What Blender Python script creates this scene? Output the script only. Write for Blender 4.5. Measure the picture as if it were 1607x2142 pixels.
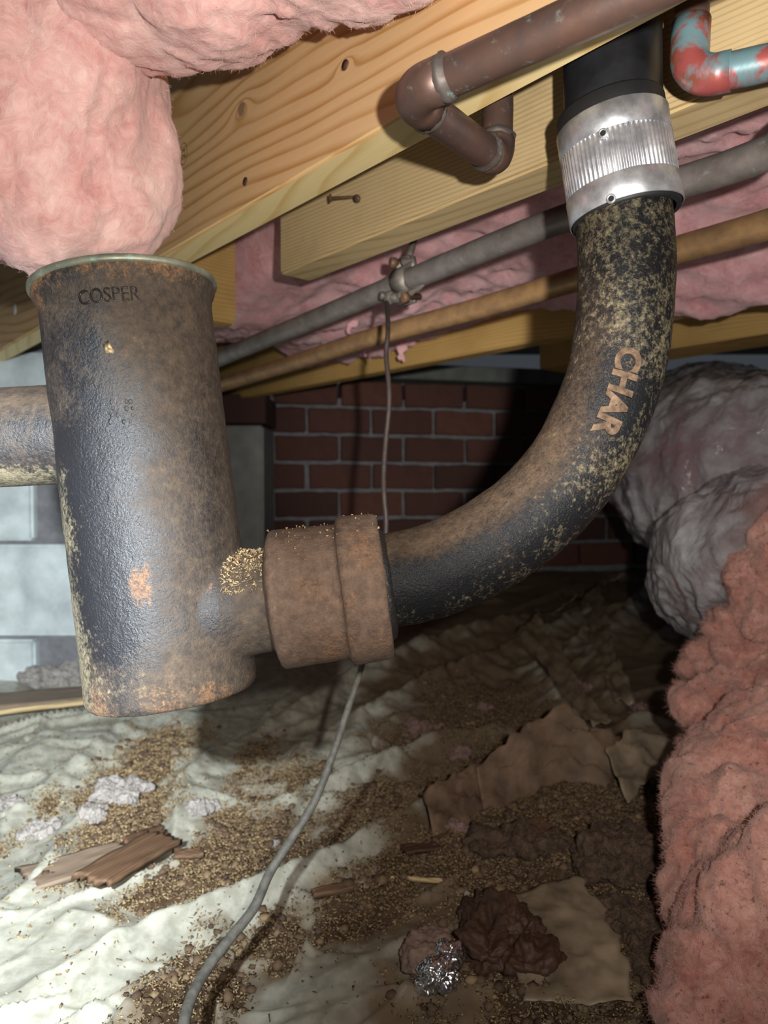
import bpy, bmesh, math, random
import numpy as np
from mathutils import Vector, Matrix

random.seed(7)
rng = np.random.default_rng(11)
sc = bpy.context.scene
for o in list(bpy.data.objects):
    bpy.data.objects.remove(o)
COL = sc.collection

# ------------------------------------------------------------------ camera, world, lights
F = 1500.0                      # focal length in pixels of the 1607 x 2142 frame
W_IMG, H_IMG = 1607, 2142
ZC = 0.42                       # lens height above the ground
PITCH = math.radians(-1.75)
cam_d = bpy.data.cameras.new('camera')
cam_d.sensor_fit = 'VERTICAL'
cam_d.sensor_height = 36.0
cam_d.lens = F / H_IMG * 36.0
cam_d.clip_start = 0.01
cam_d.dof.use_dof = True
cam_d.dof.focus_distance = 0.47
cam_d.dof.aperture_fstop = 9.0
cam = bpy.data.objects.new('camera', cam_d)
cam.location = (0, 0, ZC)
cam.rotation_euler = (math.pi / 2 + PITCH, 0, 0)
COL.objects.link(cam)
sc.camera = cam

world = bpy.data.worlds.new('world')
sc.world = world
world.use_nodes = True
world.node_tree.nodes['Background'].inputs[0].default_value = (0.75, 0.85, 1.0, 1)
world.node_tree.nodes['Background'].inputs[1].default_value = 0.055

sc.view_settings.view_transform = 'Standard'
sc.view_settings.look = 'None'
sc.view_settings.exposure = 0.0
sc.view_settings.gamma = 1.0
sc.view_settings.use_curve_mapping = False


def lamp(name, kind, loc, target, power, color, radius, angle=None, blend=0.5):
    l = bpy.data.lights.new(name, kind)
    l.energy = power
    l.color = color
    l.shadow_soft_size = radius
    if kind == 'SPOT':
        l.spot_size = math.radians(angle)
        l.spot_blend = blend
    o = bpy.data.objects.new(name, l)
    o.location = loc
    d = Vector(target) - Vector(loc)
    o.rotation_euler = d.to_track_quat('-Z', 'Y').to_euler()
    COL.objects.link(o)
    return o


# phone lamp beside the lens (flood, plus an added narrow spot to brighten the brick wall) and a hand torch held to the left
lamp('phone_lamp', 'SPOT', (0.055, -0.02, ZC + 0.035), (0.14, 0.8, ZC + 0.33), 20.5, (1.0, 0.95, 0.88), 0.006, 150, 1.0)
lamp('brick_wall_fill', 'SPOT', (0.050, -0.02, ZC + 0.04), (0.12, 2.3, ZC + 0.17), 38.0, (1.0, 0.97, 0.93), 0.006, 31, 1.0)
lamp('torch', 'SPOT', (-0.115, -0.02, ZC + 0.055), (-0.82, 1.22, -0.02), 104.0, (0.88, 0.95, 1.0), 0.008, 74, 1.0)

# ------------------------------------------------------------------ helpers
cp, sp = math.cos(PITCH), math.sin(PITCH)
FWD = Vector((0, cp, sp))
UP = Vector((0, -sp, cp))
RIGHT = Vector((1, 0, 0))
CAM = Vector((0, 0, ZC))


def P(px, py, d):
    """the world point seen at a pixel, d metres along the view axis"""
    return CAM + d * (FWD + RIGHT * ((px - 803.5) / F) + UP * ((1071 - py) / F))


JD = Vector((-0.656, 0.755, 0))   # the way the joists run
JN = Vector((0.755, 0.656, 0))    # across them, away from the lens


def JP(s, n, h):
    return JD * s + JN * n + Vector((0, 0, ZC + h))


def tag(o, label, cat, group=None, kind=None):
    if label:
        o['label'] = label
    if cat:
        o['category'] = cat
    if group:
        o['group'] = group
    if kind:
        o['kind'] = kind
    return o


def empty(name, loc, label, cat, group=None):
    o = bpy.data.objects.new(name, None)
    o.location = loc
    o.empty_display_size = 0.02
    COL.objects.link(o)
    bpy.context.view_layer.update()
    return tag(o, label, cat, group)


def link(name, me, mat=None, parent=None, smooth=True):
    o = bpy.data.objects.new(name, me)
    COL.objects.link(o)
    if mat is not None:
        me.materials.clear()
        me.materials.append(mat)
    if smooth:
        me.shade_smooth()
    if parent is not None:
        o.parent = parent
        root = parent
        off = Vector(parent.location)
        while root.parent is not None:
            root = root.parent
            off += Vector(root.location)
        o.location = -off            # meshes are written in world coordinates
    return o


def np_mesh(name, v, quads=None, tris=None):
    me = bpy.data.meshes.new(name)
    v = np.asarray(v, dtype=np.float32)
    me.vertices.add(len(v))
    me.vertices.foreach_set('co', v.ravel())
    idx, starts, tot = [], [], 0
    parts = []
    if quads is not None and len(quads):
        parts.append((np.asarray(quads, dtype=np.int32), 4))
    if tris is not None and len(tris):
        parts.append((np.asarray(tris, dtype=np.int32), 3))
    ln = sum(a.size for a, _ in parts)
    nf = sum(len(a) for a, _ in parts)
    me.loops.add(ln)
    me.polygons.add(nf)
    me.loops.foreach_set('vertex_index', np.concatenate([a.ravel() for a, _ in parts]))
    st = []
    for a, k in parts:
        st.append(tot + np.arange(len(a)) * k)
        tot += a.size
    me.polygons.foreach_set('loop_start', np.concatenate(st).astype(np.int32))
    me.update(calc_edges=True)
    me.validate()
    return me


def bm_mesh(name, bm):
    me = bpy.data.meshes.new(name)
    bm.normal_update()
    bm.to_mesh(me)
    bm.free()
    return me


def get_co(me):
    a = np.empty(len(me.vertices) * 3, dtype=np.float32)
    me.vertices.foreach_get('co', a)
    return a.reshape(-1, 3).astype(np.float64)


def get_no(me):
    a = np.empty(len(me.vertices) * 3, dtype=np.float32)
    me.vertices.foreach_get('normal', a)
    return a.reshape(-1, 3).astype(np.float64)


def set_co(me, v):
    me.vertices.foreach_set('co', np.asarray(v, dtype=np.float32).ravel())
    me.update()


def attr(me, name, vals):
    a = me.attributes.new(name, 'FLOAT', 'POINT')
    a.data.foreach_set('value', np.asarray(vals, dtype=np.float32))


# vectorised gradient noise
_perm = np.random.default_rng(3).permutation(256)
_perm = np.concatenate([_perm, _perm])
_g = np.random.default_rng(4).normal(size=(256, 3))
_g /= np.linalg.norm(_g, axis=1)[:, None]


def pn(p):
    p = np.asarray(p, dtype=np.float64)
    i = np.floor(p).astype(int)
    f = p - i
    i &= 255
    u = f * f * f * (f * (f * 6 - 15) + 10)
    out = 0
    for dx in (0, 1):
        for dy in (0, 1):
            for dz in (0, 1):
                h = _perm[(_perm[(_perm[(i[:, 0] + dx) & 255] + i[:, 1] + dy) & 255] + i[:, 2] + dz) & 255]
                g = _g[h]
                d = g[:, 0] * (f[:, 0] - dx) + g[:, 1] * (f[:, 1] - dy) + g[:, 2] * (f[:, 2] - dz)
                w = (u[:, 0] if dx else 1 - u[:, 0]) * (u[:, 1] if dy else 1 - u[:, 1]) * (u[:, 2] if dz else 1 - u[:, 2])
                out = out + w * d
    return out * 1.6


def fbm(p, octv=4, gain=0.5):
    a, s, t = 1.0, 0, 0
    p = np.asarray(p, dtype=np.float64)
    for k in range(octv):
        s = s + a * pn(p * 2 ** k + k * 17.3)
        t += a
        a *= gain
    return s / t


def ridged(p, octv=3, gain=0.5):
    a, s, t = 1.0, 0, 0
    p = np.asarray(p, dtype=np.float64)
    for k in range(octv):
        s = s + a * (1 - np.abs(pn(p * 2 ** k + k * 9.7)) * 2)
        t += a
        a *= gain
    return s / t


def sstep(a, b, x):
    t = np.clip((x - a) / (b - a), 0, 1)
    return t * t * (3 - 2 * t)


def catmull(pts, n=10):
    pts = [Vector(p) for p in pts]
    q = [pts[0] * 2 - pts[1]] + pts + [pts[-1] * 2 - pts[-2]]
    out = []
    for i in range(1, len(q) - 2):
        for k in range(n):
            t = k / n
            a, b, c, d = q[i - 1], q[i], q[i + 1], q[i + 2]
            out.append(0.5 * ((2 * b) + (c - a) * t + (2 * a - 5 * b + 4 * c - d) * t * t + (3 * b - a - 3 * c + d) * t ** 3))
    out.append(pts[-1])
    return out


def frames(path, ref=Vector((0, -1, 0))):
    """tangents and parallel-transported normals"""
    T = []
    for i in range(len(path)):
        a = path[max(0, i - 1)]
        b = path[min(len(path) - 1, i + 1)]
        T.append((b - a).normalized())
    n = (ref - T[0] * ref.dot(T[0])).normalized()
    N = [n]
    for i in range(1, len(T)):
        q = T[i - 1].rotation_difference(T[i])
        n = q @ n
        n = (n - T[i] * n.dot(T[i])).normalized()
        N.append(n)
    B = [t.cross(n) for t, n in zip(T, N)]
    return T, N, B


def sweep(name, path, radii, seg=24, caps=True, ref=Vector((0, -1, 0))):
    path = [Vector(p) for p in path]
    if not hasattr(radii, '__len__'):
        radii = [radii] * len(path)
    radii = [float(r) for r in radii]
    T, N, B = frames(path, ref)
    v = []
    for p, n, b, r in zip(path, N, B, radii):
        for k in range(seg):
            a = 2 * math.pi * k / seg
            v.append(p + r * (math.cos(a) * n + math.sin(a) * b))
    q = []
    for i in range(len(path) - 1):
        for k in range(seg):
            k2 = (k + 1) % seg
            q.append((i * seg + k, i * seg + k2, (i + 1) * seg + k2, (i + 1) * seg + k))
    t = []
    if caps:
        c0 = len(v)
        v.append(path[0])
        v.append(path[-1])
        m = (len(path) - 1) * seg
        for k in range(seg):
            k2 = (k + 1) % seg
            t.append((c0, k2, k))
            t.append((c0 + 1, m + k, m + k2))
    return np_mesh(name, [tuple(x) for x in v], q, t)


def lathe(name, A, B, profile, seg=64, ref=Vector((0, -1, 0))):
    """profile: (distance from A along A->B, radius)"""
    A, B = Vector(A), Vector(B)
    d = (B - A).normalized()
    path = [A + d * t for t, r in profile]
    n = (ref - d * ref.dot(d)).normalized()
    b = d.cross(n)
    v = []
    for p, (t, r) in zip(path, profile):
        for k in range(seg):
            a = 2 * math.pi * k / seg
            v.append(p + max(r, 1e-5) * (math.cos(a) * n + math.sin(a) * b))
    q = []
    for i in range(len(path) - 1):
        for k in range(seg):
            k2 = (k + 1) % seg
            q.append((i * seg + k, i * seg + k2, (i + 1) * seg + k2, (i + 1) * seg + k))
    return np_mesh(name, [tuple(x) for x in v], q)


def sharp(me, deg=35):
    bm = bmesh.new()
    bm.from_mesh(me)
    for e in bm.edges:
        if len(e.link_faces) == 2 and e.calc_face_angle(0) > math.radians(deg):
            e.smooth = False
    bm.to_mesh(me)
    bm.free()


def box_mesh(name, size, bevel=0.002, seg=1):
    bm = bmesh.new()
    bmesh.ops.create_cube(bm, size=1.0)
    for v in bm.verts:
        v.co = Vector((v.co.x * size[0], v.co.y * size[1], v.co.z * size[2]))
    if bevel > 0:
        bmesh.ops.bevel(bm, geom=list(bm.edges), offset=bevel, segments=seg, affect='EDGES')
    return bm_mesh(name, bm)


def evaluated(me, mods):
    o = bpy.data.objects.new('tmp', me)
    COL.objects.link(o)
    for kind, kw in mods:
        m = o.modifiers.new(kind, kind)
        for k, val in kw.items():
            setattr(m, k, val)
    dg = bpy.context.evaluated_depsgraph_get()
    dg.update()
    out = bpy.data.meshes.new_from_object(o.evaluated_get(dg))
    bpy.data.objects.remove(o)
    return out


def blob_mesh(name, balls, voxel, smooth=4):
    """union of ellipsoids (centre, radii, optional rotation) melted into one skin"""
    bm = bmesh.new()
    for b in balls:
        c, r = b[0], b[1]
        M = Matrix.Translation(Vector(c))
        if len(b) > 2:
            M = M @ b[2].to_4x4()
        M = M @ Matrix.Diagonal((r[0], r[1], r[2], 1))
        bmesh.ops.create_icosphere(bm, subdivisions=4, radius=1.0, matrix=M)
    me = bm_mesh(name, bm)
    return evaluated(me, [('REMESH', dict(mode='VOXEL', voxel_size=voxel)),
                          ('SMOOTH', dict(factor=0.5, iterations=smooth))])


def fuzz(name, me, n, lmin, lmax, width, mat, parent, seed=0, tangent=0.75):
    """loose glass fibres standing off a skin, one mesh"""
    r = np.random.default_rng(seed)
    co, no = get_co(me), get_no(me)
    i = r.integers(0, len(co), n)
    p, nn = co[i], no[i]
    d = r.normal(size=(n, 3))
    d /= np.linalg.norm(d, axis=1)[:, None]
    d = nn * (1 - tangent) + d * tangent
    d -= nn * np.minimum(0, (d * nn).sum(1) - 0.05)[:, None]
    d /= np.linalg.norm(d, axis=1)[:, None]
    L = r.uniform(lmin, lmax, n)[:, None]
    s = np.cross(d, r.normal(size=(n, 3)))
    s /= np.linalg.norm(s, axis=1)[:, None]
    s *= width
    bend = r.normal(size=(n, 3)) * L * 0.25
    p = p - nn * 0.001
    m = p + d * L * 0.5 + bend * 0.5
    t = p + d * L + bend * 0.2
    v = np.stack([p - s, p + s, m + s * 0.7, m - s * 0.7, t], 1).reshape(-1, 3)
    k = np.arange(n)[:, None] * 5
    q = k + np.array([[0, 1, 2, 3]])
    tr = k + np.array([[3, 2, 4]])
    o = link(name, np_mesh(name, v, q, tr), mat, parent)
    o['kind'] = 'stuff'
    return o


def text_mesh(txt, size, extrude, offset=0.0, bevel=0.0):
    cu = bpy.data.curves.new('txt', 'FONT')
    cu.body = txt
    cu.size = size
    cu.extrude = extrude
    cu.offset = offset
    cu.bevel_depth = bevel
    cu.resolution_u = 6
    o = bpy.data.objects.new('txt', cu)
    COL.objects.link(o)
    dg = bpy.context.evaluated_depsgraph_get()
    dg.update()
    me = bpy.data.meshes.new_from_object(o.evaluated_get(dg))
    bpy.data.objects.remove(o)
    bm = bmesh.new()
    bm.from_mesh(me)
    bmesh.ops.triangulate(bm, faces=list(bm.faces))
    for _ in range(2):
        bmesh.ops.subdivide_edges(bm, edges=[e for e in bm.edges if e.calc_length() > size * 0.18], cuts=1)
        bmesh.ops.triangulate(bm, faces=[f for f in bm.faces if len(f.verts) > 3])
    bm.to_mesh(me)
    bm.free()
    return me


# ------------------------------------------------------------------ materials
class NT:
    def __init__(self, name):
        self.m = bpy.data.materials.new(name)
        self.m.use_nodes = True
        self.t = self.m.node_tree
        self.b = self.t.nodes['Principled BSDF']
        self.out = self.t.nodes['Material Output']

    def n(self, kind, **kw):
        nd = self.t.nodes.new(kind)
        for k, v in kw.items():
            setattr(nd, k, v)
        return nd

    def l(self, a, b):
        self.t.links.new(a, b)

    def coord(self, what='Object', scale=(1, 1, 1), rot=(0, 0, 0)):
        c = self.n('ShaderNodeTexCoord')
        m = self.n('ShaderNodeMapping')
        m.inputs['Scale'].default_value = scale
        m.inputs['Rotation'].default_value = rot
        self.l(c.outputs[what], m.inputs['Vector'])
        return m.outputs[0]

    def noise(self, vec, scale, detail=4, rough=0.55, dist=0.0):
        nd = self.n('ShaderNodeTexNoise')
        nd.inputs['Scale'].default_value = scale
        nd.inputs['Detail'].default_value = detail
        nd.inputs['Roughness'].default_value = rough
        nd.inputs['Distortion'].default_value = dist
        self.l(vec, nd.inputs['Vector'])
        return nd.outputs['Fac']

    def ramp(self, fac, stops, interp='LINEAR'):
        r = self.n('ShaderNodeValToRGB')
        r.color_ramp.interpolation = interp
        e = r.color_ramp.elements
        while len(e) < len(stops):
            e.new(0.5)
        for el, (pos, c) in zip(e, stops):
            el.position = pos
            el.color = (c, c, c, 1) if not hasattr(c, '__len__') else (*c, 1)
        self.l(fac, r.inputs[0])
        return r.outputs[0]

    def mix(self, fac, a, b, mode='MIX'):
        m = self.n('ShaderNodeMix', data_type='RGBA', blend_type=mode)
        for s, v in ((0, fac), (6, a), (7, b)):
            if hasattr(v, 'is_linked') or hasattr(v, 'links'):
                self.l(v, m.inputs[s])
            elif hasattr(v, '__len__'):
                m.inputs[s].default_value = (*v, 1)
            else:
                m.inputs[s].default_value = v
        return m.outputs[2]

    def math(self, op, a, b=None, c=None, clamp=False):
        m = self.n('ShaderNodeMath', operation=op, use_clamp=clamp)
        for k, v in enumerate((a, b, c)):
            if v is None:
                continue
            if hasattr(v, 'links'):
                self.l(v, m.inputs[k])
            else:
                m.inputs[k].default_value = v
        return m.outputs[0]

    def attr(self, name):
        a = self.n('ShaderNodeAttribute', attribute_name=name)
        return a.outputs['Fac']

    def bump(self, h, strength=0.4, dist=0.001, prev=None):
        b = self.n('ShaderNodeBump')
        b.inputs['Strength'].default_value = strength
        b.inputs['Distance'].default_value = dist
        self.l(h, b.inputs['Height'])
        if prev is not None:
            self.l(prev, b.inputs['Normal'])
        return b.outputs[0]

    def set(self, **kw):
        for k, v in kw.items():
            k = k.replace('_', ' ')
            i = self.b.inputs[k]
            if hasattr(v, 'links'):
                self.l(v, i)
            elif hasattr(v, '__len__'):
                i.default_value = (*v, 1) if len(v) == 3 else v
            else:
                i.default_value = v
        return self.m


def hexc(r, g, b):
    f = lambda c: ((c / 255 + 0.055) / 1.055) ** 2.4 if c / 255 > 0.04045 else c / 255 / 12.92
    return (f(r), f(g), f(b))


def plain(name, col, rough=0.6, metal=0.0, nscale=60, var=0.25, bump=0.2, bdist=0.0006, spec=0.5):
    t = NT(name)
    v = t.coord()
    n1 = t.noise(v, nscale, 5, 0.6)
    c = t.mix(t.ramp(n1, [(0.3, 0.0), (0.7, 1.0)]), tuple(x * (1 - var) for x in col), tuple(min(1, x * (1 + var)) for x in col))
    t.set(Base_Color=c, Roughness=rough, Metallic=metal, Specular_IOR_Level=spec,
          Normal=t.bump(t.noise(v, nscale * 4, 3), bump, bdist))
    return t.m


def mat_iron(name, black=(0.010, 0.010, 0.012), gloss=0.44, brown_a=(0.028, 0.019, 0.013), brown_b=(0.078, 0.053, 0.033), spec=0.5, grain=0.9):
    """cast iron: black coating, brown rust dust (dust), pale tan scale (tan), orange rust (rust)"""
    t = NT(name)
    v = t.coord()
    nb = t.noise(v, 34, 6, 0.72)
    nf = t.noise(v, 620, 3, 0.7)
    nm = t.noise(v, 150, 6, 0.75)
    nc = t.noise(v, 300, 4, 0.8)
    ns = t.noise(t.coord(scale=(1.0, 1.0, 0.22)), 75, 5, 0.7)
    fine = t.math('ADD', t.math('ADD', t.math('MULTIPLY', nb, 0.26), t.math('MULTIPLY', ns, 0.20)), t.math('ADD', t.math('MULTIPLY', nc, 0.34), t.math('MULTIPLY', nf, 0.20)))
    fine = t.math('ADD', t.math('MULTIPLY', t.math('SUBTRACT', fine, 0.5), 1.45), 0.5)
    mid = t.math('ADD', t.math('MULTIPLY', nm, 0.5), t.math('MULTIPLY', nc, 0.5))
    dm = t.math('ADD', fine, t.math('SUBTRACT', t.attr('dust'), 0.5))
    dm = t.ramp(dm, [(0.34, 0.0), (0.68, 1.0)])
    tm = t.math('ADD', mid, t.math('SUBTRACT', t.attr('tan'), 0.5))
    tm = t.ramp(tm, [(0.44, 0.0), (0.64, 1.0)])
    rm = t.math('ADD', fine, t.math('SUBTRACT', t.attr('rust'), 0.5))
    rm = t.ramp(rm, [(0.44, 0.0), (0.66, 1.0)])
    brown = t.mix(t.ramp(nm, [(0.35, 0.0), (0.65, 1.0)]), brown_a, brown_b)
    tan = t.mix(t.ramp(nf, [(0.35, 0.0), (0.65, 1.0)]), (0.085, 0.075, 0.048), (0.215, 0.18, 0.108))
    orange = t.mix(t.ramp(nf, [(0.35, 0.0), (0.65, 1.0)]), (0.11, 0.050, 0.022), (0.29, 0.135, 0.05))
    c = t.mix(t.math('MULTIPLY', dm, 0.92), black, brown)
    c = t.mix(t.math('MULTIPLY', rm, 0.8), c, orange)
    c = t.mix(t.math('MULTIPLY', tm, 0.80), c, tan)
    cover = t.math('MAXIMUM', t.math('MAXIMUM', dm, tm), rm)
    rough = t.math('ADD', gloss, t.math('MULTIPLY', cover, 0.40))
    b1 = t.bump(nf, grain, 0.0007)
    b2 = t.bump(nc, 0.5, 0.0010, b1)
    t.set(Base_Color=c, Roughness=rough, Normal=b2, Specular_IOR_Level=spec)
    return t.m


def mat_wood(name, light, dark, ring=0.0085, pith=(0.075, 0.02), rot=None, stain=0.25, knots=(), wave=0.055):
    """pine: growth rings round a pith that runs along local X"""
    t = NT(name)
    c = t.n('ShaderNodeTexCoord')
    sep = t.n('ShaderNodeSeparateXYZ')
    t.l(c.outputs['Object'], sep.inputs[0])
    mp = t.n('ShaderNodeMapping')
    mp.inputs['Scale'].default_value = (2.2, 9, 9)
    t.l(c.outputs['Object'], mp.inputs['Vector'])
    w1 = t.noise(mp.outputs[0], 1.0, 2, 0.5)
    mp2 = t.n('ShaderNodeMapping')
    mp2.inputs['Scale'].default_value = (14, 320, 320)
    t.l(c.outputs['Object'], mp2.inputs['Vector'])
    fib = t.noise(mp2.outputs[0], 1.0, 3, 0.6)
    y = t.math('SUBTRACT', sep.outputs[1], pith[0])
    z = t.math('SUBTRACT', sep.outputs[2], pith[1])
    y = t.math('ADD', y, t.math('MULTIPLY', sep.outputs[0], 0.035))
    z = t.math('ADD', z, t.math('MULTIPLY', sep.outputs[0], -0.05))
    r = t.math('SQRT', t.math('ADD', t.math('MULTIPLY', y, y), t.math('MULTIPLY', z, z)))
    r = t.math('ADD', r, t.math('MULTIPLY', t.math('SUBTRACT', w1, 0.5), wave))
    for (kx, ky, kz, kr) in knots:     # the rings swing round a knot
        dx = t.math('SUBTRACT', sep.outputs[0], kx)
        dz = t.math('SUBTRACT', sep.outputs[2], kz)
        d2 = t.math('ADD', t.math('MULTIPLY', t.math('MULTIPLY', dx, dx), 0.35), t.math('MULTIPLY', dz, dz))
        g = t.math('DIVIDE', kr * kr, t.math('ADD', d2, kr * kr))
        r = t.math('ADD', r, t.math('MULTIPLY', g, 0.030))
    s = t.math('FRACT', t.math('DIVIDE', r, ring))
    band = t.ramp(s, [(0.0, 0.10), (0.50, 0.0), (0.70, 0.45), (0.86, 1.0), (0.93, 0.85), (1.0, 0.10)])
    band = t.math('MULTIPLY', band, t.ramp(t.noise(mp.outputs[0], 3.0, 3, 0.6), [(0.3, 0.45), (0.6, 1.0)]))
    col = t.mix(t.math('MULTIPLY', band, 0.92), light, dark)
    col = t.mix(t.math('MULTIPLY', fib, 0.30), col, tuple(x * 0.72 for x in light))
    v = t.coord()
    bl = t.ramp(t.noise(v, 11, 4, 0.6), [(0.52, 0.0), (0.75, 1.0)])
    col = t.mix(t.math('MULTIPLY', bl, stain), col, tuple(x * 0.45 for x in dark))
    for (kx, ky, kz, kr) in knots:
        dx = t.math('SUBTRACT', sep.outputs[0], kx)
        dz = t.math('SUBTRACT', sep.outputs[2], kz)
        d2 = t.math('SQRT', t.math('ADD', t.math('MULTIPLY', dx, dx), t.math('MULTIPLY', dz, dz)))
        d2 = t.math('ADD', d2, t.math('MULTIPLY', t.math('SUBTRACT', fib, 0.5), kr * 0.5))
        k = t.ramp(t.math('DIVIDE', d2, kr * 2), [(0.35, 1.0), (0.55, 0.0)])
        col = t.mix(t.math('MULTIPLY', k, 0.7), col, (0.14, 0.085, 0.06))
    t.set(Base_Color=col, Roughness=0.62, Normal=t.bump(t.math('ADD', fib, t.math('MULTIPLY', band, 0.4)), 0.25, 0.0006),
          Specular_IOR_Level=0.35)
    return t.m


def mat_pink(name, deep, pale, dirt=0.0, sss=0.25):
    t = NT(name)
    v = t.coord()
    n1 = t.noise(v, 16, 5, 0.6, 0.6)
    n2 = t.noise(v, 75, 6, 0.7, 1.2)
    f = t.math('ADD', t.math('MULTIPLY', n1, 0.55), t.math('MULTIPLY', n2, 0.45))
    c = t.mix(t.ramp(f, [(0.36, 0.0), (0.62, 1.0)]), deep, pale)
    if dirt:
        d = t.ramp(t.noise(v, 22, 6, 0.75), [(0.55, 0.0), (0.75, 1.0)])
        d2 = t.ramp(t.noise(v, 190, 3, 0.6), [(0.62, 0.0), (0.68, 1.0)])
        c = t.mix(t.math('MULTIPLY', t.math('MAXIMUM', d, t.math('MULTIPLY', d2, 0.8)), dirt), c, (0.10, 0.055, 0.035))
    n3 = t.noise(v, 420, 4, 0.7)
    b = t.bump(n2, 0.55, 0.004)
    b = t.bump(n3, 0.45, 0.0008, b)
    t.set(Base_Color=c, Roughness=0.95, Normal=b, Specular_IOR_Level=0.12,
          Subsurface_Weight=sss, Subsurface_Scale=0.008, Sheen_Weight=0.25)
    t.b.inputs['Subsurface Radius'].default_value = (1.0, 0.45, 0.4)
    return t.m


def mat_copper(name, base, dull, rough=0.38, patina=0.25, metal=0.85):
    t = NT(name)
    v = t.coord()
    n1 = t.noise(v, 40, 5, 0.65)
    n2 = t.noise(v, 110, 5, 0.7)
    c = t.mix(t.ramp(n1, [(0.35, 0.0), (0.65, 1.0)]), base, dull)
    p = t.ramp(n2, [(0.60, 0.0), (0.72, 1.0)])
    c = t.mix(t.math('MULTIPLY', p, patina), c, (0.25, 0.42, 0.38))
    t.set(Base_Color=c, Roughness=t.math('ADD', rough, t.math('MULTIPLY', n2, 0.25)),
          Metallic=t.math('SUBTRACT', metal, t.math('MULTIPLY', p, 0.6 * patina)), Normal=t.bump(n2, 0.2, 0.0006))
    return t.m


M = {}
M['iron'] = mat_iron('cast_iron')
M['hub'] = mat_iron('rusted_hub', gloss=0.5, brown_a=(0.075, 0.046, 0.032), brown_b=(0.15, 0.096, 0.066), spec=0.35)
M['iron_bend'] = mat_iron('cast_iron_bend', gloss=0.36, brown_a=(0.032, 0.022, 0.015), brown_b=(0.072, 0.048, 0.031), spec=0.11, grain=1.0, black=(0.008, 0.008, 0.009))
M['letters_rust'] = plain('rusty_letters', (0.085, 0.056, 0.036), 0.8, nscale=200, var=0.6, bump=0.5, spec=0.12)
M['letters_dark'] = plain('dark_letters', (0.016, 0.012, 0.010), 0.30, nscale=160, var=0.5, bump=0.4)
M['brass'] = mat_copper('green_brass', (0.30, 0.31, 0.23), (0.16, 0.17, 0.13), 0.42, 0.6, 0.6)
M['abs'] = plain('black_plastic', (0.012, 0.013, 0.016), 0.42, nscale=35, var=0.6, bump=0.15)
M['rubber'] = plain('black_rubber', (0.010, 0.010, 0.011), 0.6, nscale=90)
M['seal'] = plain('black_joint_seal', (0.014, 0.012, 0.011), 0.5, nscale=120, bump=0.6, bdist=0.002)
def face_hit(px, py, n):
    dx, dz = (px - 803.5) / F, (1071 - py) / F
    x_, y_, z_ = dx, math.cos(PITCH) - dz * math.sin(PITCH), math.sin(PITCH) + dz * math.cos(PITCH)
    t_ = n / (x_ * 0.755 + y_ * 0.656)
    return (-0.656 * x_ + 0.755 * y_) * t_, z_ * t_


k1, k2 = face_hit(505, 228, 0.351), face_hit(722, 136, 0.351)
M['joist'] = mat_wood('joist_pine', (0.73, 0.475, 0.245), (0.45, 0.21, 0.05), 0.0125, (-0.045, 0.045), stain=0.10,
                      knots=((k1[0] - 0.775, 0, k1[1] - 0.3845, 0.0075), (k2[0] - 0.775, 0, k2[1] - 0.3845, 0.0035)))
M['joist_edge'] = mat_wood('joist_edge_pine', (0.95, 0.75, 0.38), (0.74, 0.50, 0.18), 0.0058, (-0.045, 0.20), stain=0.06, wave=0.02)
M['board'] = mat_wood('board_pine', (0.66, 0.50, 0.27), (0.44, 0.29, 0.12), 0.0042, (0.05, 0.10), stain=0.30, wave=0.02)
M['beam'] = mat_wood('beam_pine', (0.58, 0.37, 0.13), (0.42, 0.24, 0.07), 0.006, (0.08, 0.14), stain=0.25)
M['dark_wood'] = plain('dark_subfloor', (0.07, 0.045, 0.028), 0.8, nscale=20)
M['pink'] = mat_pink('pink_fibreglass', (0.62, 0.285, 0.265), (0.84, 0.57, 0.515))
M['pink_rear'] = mat_pink('pink_fibreglass_rear', (0.60, 0.25, 0.26), (0.80, 0.50, 0.52), dirt=0.25)
M['pink_dirty'] = mat_pink('pink_fibreglass_dirty', (0.36, 0.125, 0.095), (0.68, 0.39, 0.32), dirt=0.85)
M['fibre'] = plain('loose_fibre', (0.86, 0.56, 0.50), 0.9, var=0.15, bump=0)
M['fibre_dirty'] = plain('loose_fibre_dirty', (0.52, 0.29, 0.235), 0.9, nscale=22, var=0.5, bump=0)
M['copper'] = mat_copper('aged_copper', (0.155, 0.085, 0.062), (0.105, 0.070, 0.062), 0.33, 0.35, 0.45)
M['copper_joint'] = mat_copper('soldered_joint', (0.10, 0.075, 0.066), (0.15, 0.13, 0.12), 0.45, 0.45, 0.5)
M['copper_grey'] = mat_copper('grey_copper', (0.27, 0.24, 0.225), (0.17, 0.145, 0.135), 0.34, 0.35, 0.40)
M['copper_gold'] = mat_copper('golden_copper', (0.46, 0.27, 0.12), (0.28, 0.165, 0.09), 0.30, 0.12, 0.42)
M['bronze'] = mat_copper('bronze_clamp', (0.24, 0.21, 0.18), (0.11, 0.10, 0.085), 0.42, 0.30, 0.4)
M['screw'] = plain('rusty_screw', (0.17, 0.095, 0.055), 0.55, metal=0.3, nscale=200)
M['brick'] = None
M['mortar'] = plain('grey_mortar', (0.21, 0.21, 0.22), 0.9, nscale=45, bump=0.6, bdist=0.003)
M['cmu'] = plain('pale_concrete_block', (0.60, 0.66, 0.66), 0.9, nscale=14, var=0.28, bump=0.5, bdist=0.002)
M['cmu_grey'] = plain('grey_concrete_block', (0.30, 0.30, 0.29), 0.9, nscale=18, var=0.2, bump=0.5, bdist=0.002)
M['sill'] = plain('grey_sill', (0.14, 0.155, 0.14), 0.8, nscale=20)
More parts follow.
